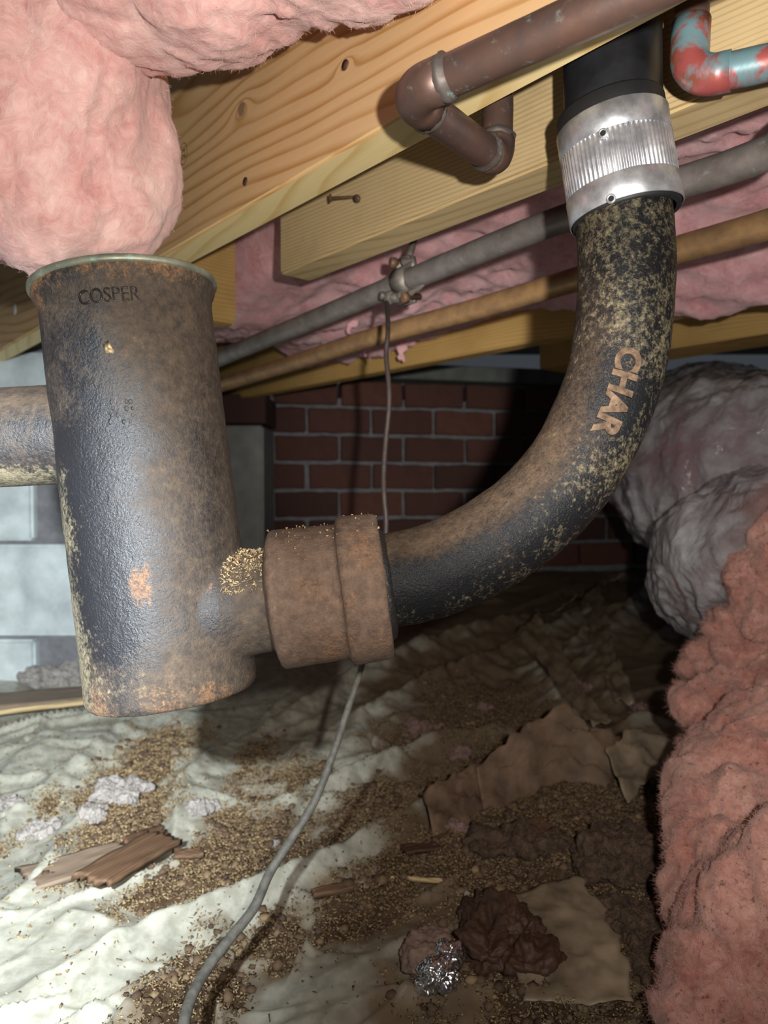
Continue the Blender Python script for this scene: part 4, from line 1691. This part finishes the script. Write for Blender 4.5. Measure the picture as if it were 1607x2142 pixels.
# insulation between the joist and the beam
def sheet_batt(name, s0, s1, n0, n1, hfun, mat, fib, label, group, seed, nf):
    ns, nn = int((s1 - s0) / 0.007), int((n1 - n0) / 0.007)
    S, Nn = np.meshgrid(np.linspace(s0, s1, ns), np.linspace(n0, n1, nn), indexing='ij')
    X = JD.x * S + JN.x * Nn
    Y = JD.y * S + JN.y * Nn
    q = np.stack([S * 5, Nn * 8, np.full_like(S, seed)], -1).reshape(-1, 3)
    H = hfun(S, Nn)
    h = H - 0.035 * fbm(q * 0.8, 3).reshape(S.shape) - 0.014 * (ridged(q * 2.6, 3).reshape(S.shape) - 0.4) - 0.003 * fbm(q * 14, 3, 0.6).reshape(S.shape)
    # roll up at the sides
    e = np.minimum(np.minimum(S - s0, s1 - S) / 0.05, np.minimum(Nn - n0, n1 - Nn) / 0.05)
    h = h + 0.10 * (1 - np.sqrt(np.clip(1 - (1 - np.clip(e, 0, 1)) ** 2, 0, 1)))
    k = np.arange(ns * nn).reshape(ns, nn)
    quads = np.stack([k[:-1, :-1], k[:-1, 1:], k[1:, 1:], k[1:, :-1]], -1).reshape(-1, 4)
    v = np.stack([X, Y, h + ZC], -1).reshape(-1, 3)
    # close it with a top so that it has body
    top = v.copy()
    top[:, 2] = ZC + 0.50
    nv = len(v)
    rim = []
    for line in (k[0, :], k[-1, ::-1], k[::-1, 0], k[:, -1]):
        for a, b in zip(line[:-1], line[1:]):
            rim.append((a, a + nv, b + nv, b))
    me = np_mesh(name, np.concatenate([v, top]), np.concatenate([quads, quads[:, ::-1] + nv, np.array(rim)]))
    root = empty(name, JP((s0 + s1) / 2, (n0 + n1) / 2, 0.33), label, 'insulation', group)
    link('fibre_skin', me, mat, root)
    vis = np_mesh('tmp', v, quads)
    fuzz('loose_fibres', vis, nf, 0.004, 0.012, 0.00012, fib, root, seed, 0.8)
    return root


sheet_batt('insulation_batt', -0.30, 1.45, 0.555, 1.020,
           lambda S, Nn: 0.335 - 0.05 * np.exp(-((S - 1.12) / 0.20) ** 2) * sstep(0.95, 0.75, Nn) - 0.045 * sstep(0.80, 1.0, Nn) - 0.055 * sstep(0.72, 0.50, S) * sstep(0.75, 0.98, Nn),
           M['pink_rear'], M['fibre_dirty'], 'long mauve pink insulation batt above the two copper lines', 'pink insulation behind', 3, 4000)
sheet_batt('insulation_batt', -0.10, 2.20, 1.072, 1.262, lambda S, Nn: 0.36 + 0 * S, M['pink_rear'], M['fibre_dirty'],
           'narrow pink insulation batt between the farther joist and the rear beam', 'pink insulation behind', 8, 3000)
# tatters hanging off the rear batt
for k, (px, py, d, L, lab) in enumerate(((735, 672, 1.28, 0.030, 'longest pink insulation shred dangling above the golden copper line'),
                                     (770, 722, 1.38, 0.026, 'ragged pink insulation shred hanging over the farther joist face'),
                                     (842, 728, 1.40, 0.020, 'stubby pink insulation shred hanging beside the ground wire'))):
    c = P(px, py, d)
    me = blob_mesh('insulation_shred', [(c, (0.012, 0.008, 0.010)), (c - Vector((0.004, 0, 0.014)), (0.005, 0.004, 0.010)), (c - Vector((-0.002, 0, L)), (0.0028, 0.0025, 0.010)),
                                        (c + Vector((0.008, 0, 0.016)), (0.020, 0.012, 0.014)), (c + Vector((-0.012, 0, 0.030)), (0.024, 0.016, 0.018)), (c + Vector((0, 0, 0.055)), (0.026, 0.02, 0.03))], 0.0018, 1)
    co, no = get_co(me), get_no(me)
    set_co(me, co + no * (0.006 * fbm(co * 75 + k, 3))[:, None])
    o = link('insulation_shred', me, M['pink_rear'])
    tag(o, lab, 'insulation', 'insulation shreds')

# dirty heap on the right
batt('insulation_heap', [
    (P(1560, 1700, 0.66), (0.075, 0.06, 0.045)), (P(1640, 1640, 0.70), (0.09, 0.08, 0.08)), (P(1500, 1820, 0.62), (0.050, 0.045, 0.055)), (P(1480, 1750, 0.64), (0.035, 0.035, 0.04)),
    (P(1560, 1950, 0.57), (0.055, 0.05, 0.07)), (P(1530, 2080, 0.54), (0.050, 0.045, 0.06)), (P(1640, 2050, 0.55), (0.08, 0.06, 0.13)), (P(1500, 2180, 0.53), (0.045, 0.04, 0.05)), (P(1480, 1880, 0.62), (0.02, 0.02, 0.02)),
    (P(1450, 2130, 0.55), (0.025, 0.03, 0.03))],
    0.0036, M['pink_dirty'], M['fibre_dirty'], 'soiled pink insulation heap lying along the soil edge', 'torn insulation on the ground', 2, big=0.016, mid=0.012, msc=26, fine=0.006, fsc=70, nf=110000, flen=(0.003, 0.0085), fw=0.00011, stretch=(1.3, 1.0, 0.6), puff=True, tang=0.82)
batt('insulation_heap', [
    (P(1520, 1480, 0.84), (0.065, 0.05, 0.035)), (P(1590, 1540, 0.80), (0.070, 0.06, 0.045)), (P(1470, 1500, 0.84), (0.035, 0.03, 0.022)), (P(1650, 1450, 0.85), (0.07, 0.07, 0.06)), (P(1500, 1570, 0.80), (0.045, 0.04, 0.025)),
    (P(1600, 1620, 0.80), (0.07, 0.06, 0.05))],
    0.0038, M['pink_dirty'], M['fibre_dirty'], 'fluffy pink insulation heap fallen below the torn duct wrap', 'torn insulation on the ground', 6, big=0.014, mid=0.014, msc=30, fine=0.007, fsc=75, nf=70000, flen=(0.003, 0.010), fw=0.00012, puff=True, tang=0.82)

# ================================================================== WRAPPED DUCTS
def duct(name, pts, radii, label, seed, holes, loc, n=26, wrinkle=0.030, tears=()):
    path = catmull(pts, n)
    rad = np.interp(np.linspace(0, 1, len(path)), np.linspace(0, 1, len(radii)), radii)
    root = empty(name, loc, label, 'duct')
    seg = 220
    inner = sweep('insulation_wrap', path, list(rad * 0.87), seg)
    co, no = get_co(inner), get_no(inner)
    set_co(inner, co + no * (0.018 * fbm(co * 9 + seed, 3) + 0.006 * fbm(co * 40 + seed, 3))[:, None])
    link('insulation_wrap', inner, M['pink_dirty'] if seed % 2 else M['pink_rear'], root)
    outer = sweep('plastic_sleeve', path, list(rad), seg)
    co, no = get_co(outer), get_no(outer)
    q = co * np.array([7, 7, 5]) + fbm(co * 4 + seed, 2)[:, None] * 0.9
    set_co(outer, co + no * (wrinkle * (ridged(q + seed, 4, 0.5) - 0.45) + 0.006 * (ridged(q * 3.1 + seed, 2) - 0.4))[:, None])
    if tears:
        bm = bmesh.new()
        bm.from_mesh(outer)
        bm.verts.ensure_lookup_table()
        co = get_co(outer)
        nz = 0.35 * fbm(co * 22 + seed, 3)
        kill = []
        for f in bm.faces:
            c = f.calc_center_median()
            i = f.verts[0].index
            for (tc, tr) in tears:
                e = Vector((c.x - tc[0], c.y - tc[1], c.z - tc[2]))
                if math.sqrt((e.x / tr[0]) ** 2 + (e.y / tr[1]) ** 2 + (e.z / tr[2]) ** 2) + nz[i] < 1:
                    kill.append(f)
                    break
        bmesh.ops.delete(bm, geom=kill, context='FACES')
        bm.to_mesh(outer)
        bm.free()
    link('plastic_sleeve', outer, M['sleeve'], root)
    return root, inner


far_pts = [P(1480, 940, 1.95), P(1475, 960, 1.65), P(1500, 985, 1.42), P(1600, 1000, 1.28), P(1800, 1000, 1.2), P(2000, 1000, 1.15)]
duct('wrapped_duct', far_pts, [0.18, 0.21, 0.195, 0.185, 0.18, 0.18], 'bulky duct wrapped in crinkled grey plastic over pink insulation', 4, None, P(1560, 1200, 1.3))
near_pts = [P(1450, 1215, 1.16), P(1500, 1195, 1.08), P(1570, 1170, 1.0), P(1680, 1150, 0.93), P(1850, 1140, 0.88)]
t1 = P(1600, 1300, 0.85)
rt, inn = duct('torn_duct', near_pts, [0.075, 0.105, 0.115, 0.118, 0.118], 'torn grey plastic duct sleeve spilling brownish pink insulation', 9, None, P(1560, 1380, 1.0), wrinkle=0.022,
     tears=((tuple(P(1640, 1250, 0.84)), (0.075, 0.06, 0.060)),))
fuzz('loose_fibres', inn, 6000, 0.003, 0.012, 0.00014, M['fibre_dirty'], rt, 4)
batt('insulation_tuft', [(P(1570, 1215, 0.875), (0.035, 0.03, 0.045)), (P(1620, 1280, 0.86), (0.045, 0.035, 0.05)), (P(1540, 1320, 0.90), (0.04, 0.035, 0.035)), (P(1650, 1160, 0.86), (0.05, 0.04, 0.05)), (P(1500, 1380, 0.92), (0.045, 0.035, 0.03)), (P(1600, 1400, 0.88), (0.06, 0.04, 0.045))],
     0.0034, M['pink_dirty'], M['fibre_dirty'], 'matted pink insulation bursting through the sleeve', None, 12, parent=rt, big=0.012, mid=0.012, msc=34, fine=0.006, fsc=75, nf=45000, flen=(0.004, 0.012), fw=0.00012, puff=True, tang=0.82)

# loose flap of grey film hanging by the torn duct
def strip(name, centre, ws, mat, label, cat, group=None, thick=0.0008, curl=0.0, seed=0, crump=0.004, sub=30):
    """a bent sheet through given centre points with given half-width vectors"""
    c = catmull(centre, 10)
    wv = catmull(ws, 10)
    v, n = [], sub
    for p, w in zip(c, wv):
        for k in range(n + 1):
            f = k / n * 2 - 1
            v.append(p + w * f + Vector((0, 0, curl * f * f)))
    v = np.array([list(x) for x in v])
    v[:, 2] += crump * (ridged(v * 26 + seed, 3) - 0.4) + crump * 0.5 * fbm(v * 60 + seed, 2)
    # ragged rim
    m = len(c)
    k = np.arange(m * (n + 1)).reshape(m, n + 1)
    q = np.stack([k[:-1, :-1], k[:-1, 1:], k[1:, 1:], k[1:, :-1]], -1).reshape(-1, 4)
    jag = fbm(v[k[:, 0]] * 45 + seed, 4, 0.7) * 0.016
    wdir = np.array([list(w.normalized()) for w in wv])
    for j, amt in ((0, 1.0), (1, 0.7), (n, -1.0), (n - 1, -0.7)):
        v[k[:, j]] += wdir * (jag * amt)[:, None]
    me = np_mesh(name, v, q)
    o = link(name, me, mat)
    md = o.modifiers.new('thickness', 'SOLIDIFY')
    md.thickness = thick
    tag(o, label, cat, group)
    return o


# ================================================================== LITTER ON THE GROUND
# shavings and crumbs: uncountable
prob = np.clip(soil + 0.16, 0, 0.5) + 0.012
prob *= np.clip((GY / 0.6), 0.3, 1.6)
prob[GY > 1.40] = 0
prob[(GX > 0.62 * GY - 0.12)] *= 0.2
prob[np.abs(GX) > 0.62 * GY + 0.1] = 0
area = np.gradient(GX, axis=1) * np.gradient(GY, axis=0)
pr_ = (prob * area).ravel()
pr_ /= pr_.sum()
NCH = 110000
ii = rng.choice(len(pr_), NCH, p=pr_)
x = GX.ravel()[ii] + rng.uniform(-0.003, 0.003, NCH)
y = GY.ravel()[ii] + rng.uniform(-0.003, 0.003, NCH)
z = np.maximum(base_dirt, base_film).ravel()[ii]
leftness = sstep(0.25, -0.35, x)  # chips turn paler tan towards the left
tone = np.clip(rng.beta(2, 2.2, NCH) * 0.85 + 0.22 * leftness, 0, 1)
flakes('wood_shavings', np.stack([x, y, z], 1), np.tile([0, 0, 1.0], (NCH, 1)), 0.0010, 0.0055, 0.0005, 0.0018, tone, M['chip'], None, 4, 0.35)
tag(bpy.data.objects['wood_shavings'], 'scatter of tan wood shavings and crumbs over the soil', 'shavings', kind='stuff')


r2 = np.random.default_rng(31)
prob2 = np.clip(soil + 0.10, 0, 0.6)
prob2[(GY > 1.5) | (np.abs(GX) > 0.62 * GY + 0.1)] = 0
p2 = (prob2 * area).ravel()
p2 /= p2.sum()
NCR = 7000
i2 = r2.choice(len(p2), NCR, p=p2)
ico = bmesh.new()
bmesh.ops.create_icosphere(ico, subdivisions=1, radius=1.0)
iv = np.array([list(v.co) for v in ico.verts])
it = np.array([[v.index for v in f.verts] for f in ico.faces])
ico.free()
cs = 0.0012 + 0.0050 * r2.random(NCR) ** 3
jit = r2.uniform(0.6, 1.35, (NCR, len(iv), 1))
vv = iv[None] * jit * (cs[:, None, None] * np.array([1, 1, 0.7]))
ctr = np.stack([GX.ravel()[i2] + r2.uniform(-.002, .002, NCR), GY.ravel()[i2] + r2.uniform(-.002, .002, NCR), np.maximum(base_dirt, base_film).ravel()[i2] + cs * 0.2], 1)
vv = (vv + ctr[:, None]).reshape(-1, 3)
tt = (it[None] + (np.arange(NCR) * len(iv))[:, None, None]).reshape(-1, 3)
cme = np_mesh('soil_crumbs', vv, None, tt)
attr(cme, 'tone', np.repeat(np.clip(r2.beta(1.6, 3.5, NCR) * 0.7, 0, 1), len(iv)))
tag(link('soil_crumbs', cme, M['chip'], smooth=False), 'loose brown soil crumbs littering the ground', 'soil', kind='stuff')


def slab(name, px_c, size, yaw, tilt, mat, label, cat, group=None, seed=0, lift=0.006, rough=0.003, cuts=24):
    """a split piece of wood with ragged ends"""
    c = G(*px_c)
    bm = bmesh.new()
    bmesh.ops.create_grid(bm, x_segments=cuts, y_segments=max(4, cuts // 2), size=0.5)
    top = np.array([list(v.co) for v in bm.verts])
    faces = [[v.index for v in f.verts] for f in bm.faces]
    bnd = {v.index for v in bm.verts if v.is_boundary}
    bedges = [(e.verts[0].index, e.verts[1].index) for e in bm.edges if e.is_boundary]
    bm.free()
    L, Wd, H = size
    v = top * np.array([L, Wd, 0])
    rj = random.Random(seed * 13 + 1)
    rows = sorted(set(np.round(top[:, 1], 4)))
    ja = {q: rj.uniform(-1, 1) * 0.06 * L for q in rows}
    jb = {q: rj.uniform(-1, 1) * 0.06 * L for q in rows}
    sk = rj.uniform(-0.35, 0.35) * Wd
    v[:, 0] += np.array([(ja if tx < 0 else jb)[ty] * (abs(tx) * 2) ** 3 + sk * ty for tx, ty in zip(top[:, 0], np.round(top[:, 1], 4))])
    v[:, 1] *= 1 + rj.uniform(-0.35, 0.35) * top[:, 0]
    sidejag = pn(np.stack([top[:, 0] * 4, np.sign(top[:, 1]) * 3, np.full(len(v), seed + 7.3)], 1)) * Wd * 0.07
    v[:, 1] += sidejag * np.abs(top[:, 1]) * 2
    gr = fbm(np.stack([top[:, 0] * 2.5, top[:, 1] * 14, np.full(len(v), seed)], 1), 3) * rough
    t = v.copy()
    t[:, 2] = H / 2 + gr
    b = v.copy()
    b[:, 2] = -H / 2 + gr * 0.6
    nv = len(v)
    fs = faces + [[i + nv for i in reversed(f)] for f in faces] + [[a, a + nv, bb + nv, bb] for a, bb in bedges]
    me = np_mesh(name, np.concatenate([t, b]), np.array(fs))
    bm = bmesh.new()
    bm.from_mesh(me)
    bmesh.ops.recalc_face_normals(bm, faces=bm.faces)
    bm.to_mesh(me)
    bm.free()
    o = link(name, me, mat, smooth=False)
    o.location = (c.x, c.y, gz(c.x, c.y) + lift)
    o.rotation_euler = (tilt[0], tilt[1], yaw)
    tag(o, label, cat, group)
    return o


slab('wood_slab', (165, 1842), (0.098, 0.042, 0.006), 0.55, (0.10, -0.05), M['rot_grey'], 'grey brown split wood slab lying flat beside a darker one', 'wood piece', 'rotted wood pieces', 1, 0.007)
slab('wood_slab', (272, 1850), (0.105, 0.040, 0.007), 1.15, (0.10, 0.05), M['rot'], 'dark brown split wood slab propped across the paler slab', 'wood piece', 'rotted wood pieces', 2, 0.014)
slab('wood_slab', (308, 1775), (0.050, 0.034, 0.006), 0.9, (0.05, 0.1), M['rot'], 'stubby brown wood slab end under the dark slab', 'wood piece', 'rotted wood pieces', 3, 0.012)
slab('wood_plank', (62, 1490), (0.30, 0.085, 0.010), 0.20, (0.02, -0.03), M['rot_grey'], 'weathered wood plank with a split orange edge by the block wall', 'wood piece', 'rotted wood pieces', 4, 0.022)
slab('wood_splinter', (95, 1512), (0.22, 0.008, 0.008), 0.33, (0.0, -0.03), M['board'], 'bright orange wood splinter along the plank edge', 'wood piece', 'rotted wood pieces', 5, 0.024)
slab('wood_slab', (395, 1818), (0.030, 0.014, 0.005), 0.1, (0, 0), M['rot'], 'tiny oval brown wood chip near the wire', 'wood piece', 'rotted wood pieces', 6)
slab('wood_slab', (705, 1912), (0.050, 0.012, 0.006), 0.45, (0, 0.05), M['rot'], 'narrow rust brown wood stick on the soil right of the wire', 'wood piece', 'rotted wood pieces', 7)
slab('wood_slab', (905, 1705), (0.028, 0.010, 0.004), -0.3, (0, 0), M['rot'], 'short brown wood sliver beside the film fold', 'wood piece', 'rotted wood pieces', 8)
slab('wood_slab', (870, 1860), (0.05, 0.004, 0.003), -0.15, (0, 0), M['board'], 'pale thin wood straw lying on the soil', 'wood piece', 'rotted wood pieces', 9)
slab('wood_slab', (1255, 1605), (0.13, 0.018, 0.008), -0.5, (0.3, 0), M['rot'], 'brown wood strip leaning on the paper scraps', 'wood piece', 'rotted wood pieces', 10, 0.03)
slab('wood_slab', (880, 1800), (0.04, 0.016, 0.005), 0.2, (0, 0), M['rot_dark'], 'dark flat wood bit half sunk in soil', 'wood piece', 'rotted wood pieces', 11)
slab('wood_slab', (1120, 1780), (0.04, 0.026, 0.006), 0.9, (0.1, 0), M['rot'], 'square reddish wood bit in front of the paper scraps', 'wood piece', 'rotted wood pieces', 12)


def lump(name, balls, mat, label, cat, group=None, seed=0, amp=0.006, sc_=45, voxel=0.0022, rdg=0.0, grain=(1, 1, 1)):
    me = blob_mesh(name, balls, voxel, 2)
    co, no = get_co(me), get_no(me)
    gq = co * np.array(grain)
    h = amp * fbm(gq * sc_ + seed, 4, 0.65) + rdg * (ridged(gq * sc_ * 0.7 + seed, 3) - 0.4)
    set_co(me, co + no * h[:, None])
    o = link(name, me, mat)
    tag(o, label, cat, group)
    return o


def gp(px, py, lift=0.0):
    c = G(px, py)
    return Vector((c.x, c.y, gz(c.x, c.y) + lift))


# dark rotted stump piece
c = gp(1050, 2000, 0.012)
lump('rotted_wood_chunk', [(c + Vector((0, 0.01, 0)), (0.034, 0.030, 0.020)), (c + Vector((-0.018, -0.016, 0.002)), (0.022, 0.030, 0.018)), (c + Vector((0.02, -0.03, -0.004)), (0.026, 0.024, 0.014)), (c + Vector((-0.012, 0.035, -0.002)), (0.020, 0.02, 0.012))],
     M['rot_dark'], 'dark brown rotted wood chunk with ragged grain beside the film flap', 'wood piece', 'rotted wood pieces', 3, 0.016, 55, 0.0016, 0.010, (1.0, 0.35, 1.6))
c = gp(893, 2050, 0.010)
lump('earth_clod', [(c, (0.024, 0.026, 0.014)), (c + Vector((0.004, 0.014, 0.003)), (0.020, 0.018, 0.013))], M['clod_pink'], 'pinkish brown rounded earth clod beside the crumpled foil', 'clod', 'earth clods', 5, 0.009, 70, 0.0016)
c = gp(1290, 1845, 0.010)
lump('earth_clod', [(c, (0.046, 0.045, 0.024)), (c + Vector((-0.022, -0.01, 0)), (0.03, 0.03, 0.018)), (c + Vector((0.02, 0.03, 0)), (0.034, 0.03, 0.018))], M['clod'], 'large lumpy brown earth clod beside the pink heap', 'clod', 'earth clods', 6, 0.022, 42, 0.0020)
c = gp(1310, 1960, 0.004)
lump('earth_clod', [(c, (0.036, 0.040, 0.016)), (c + Vector((0.01, -0.045, 0)), (0.03, 0.035, 0.014))], M['clod'], 'flat brown earth clod at the foot of the heap', 'clod', 'earth clods', 8, 0.020, 45, 0.0020)
c = gp(1120, 1800, 0.004)
lump('earth_clod', [(c, (0.04, 0.03, 0.012)), (c + Vector((-0.05, 0.0, 0)), (0.03, 0.025, 0.010))], M['clod'], 'low brown earth clod in front of the paper scraps', 'clod', 'earth clods', 18, 0.020, 45, 0.0020)
# foil
for k, (px, py, s) in enumerate(((940, 2068, 0.010), (915, 2105, 0.013))):
    c = gp(px, py, 0.018)
    lump('crumpled_foil', [(c, (s, s * 0.9, s * 0.9)), (c + Vector((s * 0.6, s * 0.4, -s * .5)), (s * 0.7, s * 0.7, s * 0.8)), (c + Vector((-s * .5, s * .3, -s * .6)), (s * .7, s * .7, s * .7))], M['foil'],
         ('small upper wad of crumpled silver foil on the clod', 'larger lower wad of crumpled silver foil on the clod')[k], 'foil', 'foil wads', 30 + k, 0.004, 150, 0.0009, 0.006)
# grey fibre tufts
tufts = [(245, 1688, 0.030, 'grey white fibre tuft spread on the shavings, largest of them'), (195, 1715, 0.018, 'grey fibre tuft joined to the largest tuft'),
         (415, 1712, 0.018, 'whitish curled fibre tuft below the film fold'), (18, 1700, 0.016, 'white fibre tuft beside the block wall side of the sheet'),
         (80, 1745, 0.018, 'ragged grey fibre tuft between sheet folds'), (120, 1432, 0.050, 'pale pinkish fibre tuft behind the weathered plank'),
         (575, 1775, 0.007, 'small pink white fibre ball touching the wire'), (960, 1590, 0.020, 'dull pinkish fibre tuft behind the long film fold'),
         (880, 1545, 0.026, 'brownish pink fibre tuft on the back of the long fold'), (955, 1755, 0.014, 'small dusty pink fibre tuft beside the paper scraps'),
         (1010, 1500, 0.014, 'frayed pale fibre tuft in the dim rear folds'), (1340, 1490, 0.024, 'mauve fibre tuft next to the insulation heap'),
         (1215, 1460, 0.022, 'dim pink fibre tuft between the rear film drapes'), (970, 1880, 0.006, 'tiny white fibre pellet on the soil')]
for k, (px, py, s, lab) in enumerate(tufts):
    c = gp(px, py, s * 0.25)
    r_ = random.Random(k)
    balls = [(c, (s, s * 0.8, s * 0.42))] + [(c + Vector((r_.uniform(-s, s), r_.uniform(-s, s) * 0.8, r_.uniform(-.2, .15) * s)), (s * r_.uniform(.35, .6), s * r_.uniform(.35, .6), s * r_.uniform(.22, .4))) for _ in range(4)]
    lump('fibre_tuft', balls, M['tuft'] if k < 7 or k == 13 else M['tuft_dim'], lab, 'fibre tuft', 'fibre tufts', 50 + k, s * 0.55, 1.5 / s, max(0.0008, s * 0.045), s * 0.25)

# scraps of brown paper and film
a = [gp(1005, 1700, 0.012), gp(1080, 1672, 0.030), gp(1180, 1650, 0.040), gp(1285, 1660, 0.020)]
strip('paper_scrap', a, [Vector((-0.004, 0.02, 0.030)), Vector((0.0, 0.02, 0.036)), Vector((0.004, 0.02, 0.042)), Vector((0.008, 0.02, 0.036))], M['paper'], 'broad brown paper scrap standing on edge behind the clods', 'paper', 'brown paper scraps', seed=2, crump=0.014)
a = [gp(1288, 1690, 0.030), gp(1340, 1660, 0.045), gp(1400, 1655, 0.050), gp(1470, 1680, 0.045)]
strip('paper_scrap', a, [Vector((-0.004, 0.03, 0.020)), Vector((0.0, 0.035, 0.022)), Vector((0.004, 0.03, 0.022)), Vector((0.008, 0.02, 0.010))], M['flap'], 'curled tan paper scrap bridging to the pink heap', 'paper', 'brown paper scraps', seed=5, crump=0.010)
a = [gp(900, 1760, 0.012), gp(960, 1720, 0.020), gp(1010, 1690, 0.022)]
strip('paper_scrap', a, [Vector((-0.006, 0.03, 0.020)), Vector((0.0, 0.035, 0.024)), Vector((0.004, 0.03, 0.022))], M['paper'], 'dark brown paper scrap tucked against the broad scrap', 'paper', 'brown paper scraps', seed=8, crump=0.012)
a = [gp(1120, 1905, 0.010), gp(1165, 1975, 0.016), gp(1195, 2060, 0.014), gp(1210, 2142, 0.010)]
strip('film_flap', a, [Vector((0.045, 0.012, 0.004)), Vector((0.046, 0.01, 0.004)), Vector((0.046, 0.006, 0.002)), Vector((0.042, 0.0, 0.0))], M['flap'], 'smooth tan film flap folded over the soil beside the rotted chunk', 'plastic film', 'film flaps', seed=9, crump=0.006)
# drapes of film in the dim back right
for k, (pp_, hw, lab) in enumerate((
        ([(1100, 1330), (1150, 1400), (1200, 1490), (1260, 1550)], 0.030, 'pale film drape hanging in folds left of its twin'),
        ([(1230, 1260), (1250, 1350), (1270, 1430), (1310, 1510)], 0.034, 'pale film drape falling towards the insulation heap'),
        ([(1180, 1290), (1240, 1240), (1300, 1220), (1340, 1250)], 0.035, 'crumpled film drape at the foot of the wrapped duct'))):
    a = [gp(x_, y_, 0.030 - 0.005 * i) for i, (x_, y_) in enumerate(pp_)]
    strip('film_drape', a, [Vector((hw, 0.02, 0.02)), Vector((hw * 0.8, 0.01, 0.015)), Vector((hw * 0.6, 0.01, 0.01)), Vector((hw * 0.6, 0.0, 0.004))], M['flap'], lab, 'plastic film', 'film drapes', seed=20 + k, crump=0.014)

# white tag on the joist far left
tg = box_mesh('white_tag', (0.010, 0.0015, 0.016), 0.0)
r_ = P(31, 647, 1.0) - CAM
t_ = (JF - 0.001) / (r_.x * JN.x + r_.y * JN.y)
tgo = link('white_tag', tg, M['tag'], smooth=False)
tgo.location = CAM + r_ * t_
tgo.rotation_euler = (0, 0.2, JA)
tag(tgo, 'tiny white paper tag stapled to the joist left of the trap', 'tag')

print('tris', sum(len(o.data.loop_triangles) if hasattr(o.data, 'loop_triangles') else 0 for o in COL.objects if o.type == 'MESH'),
      'faces', sum(len(o.data.polygons) for o in COL.objects if o.type == 'MESH'))
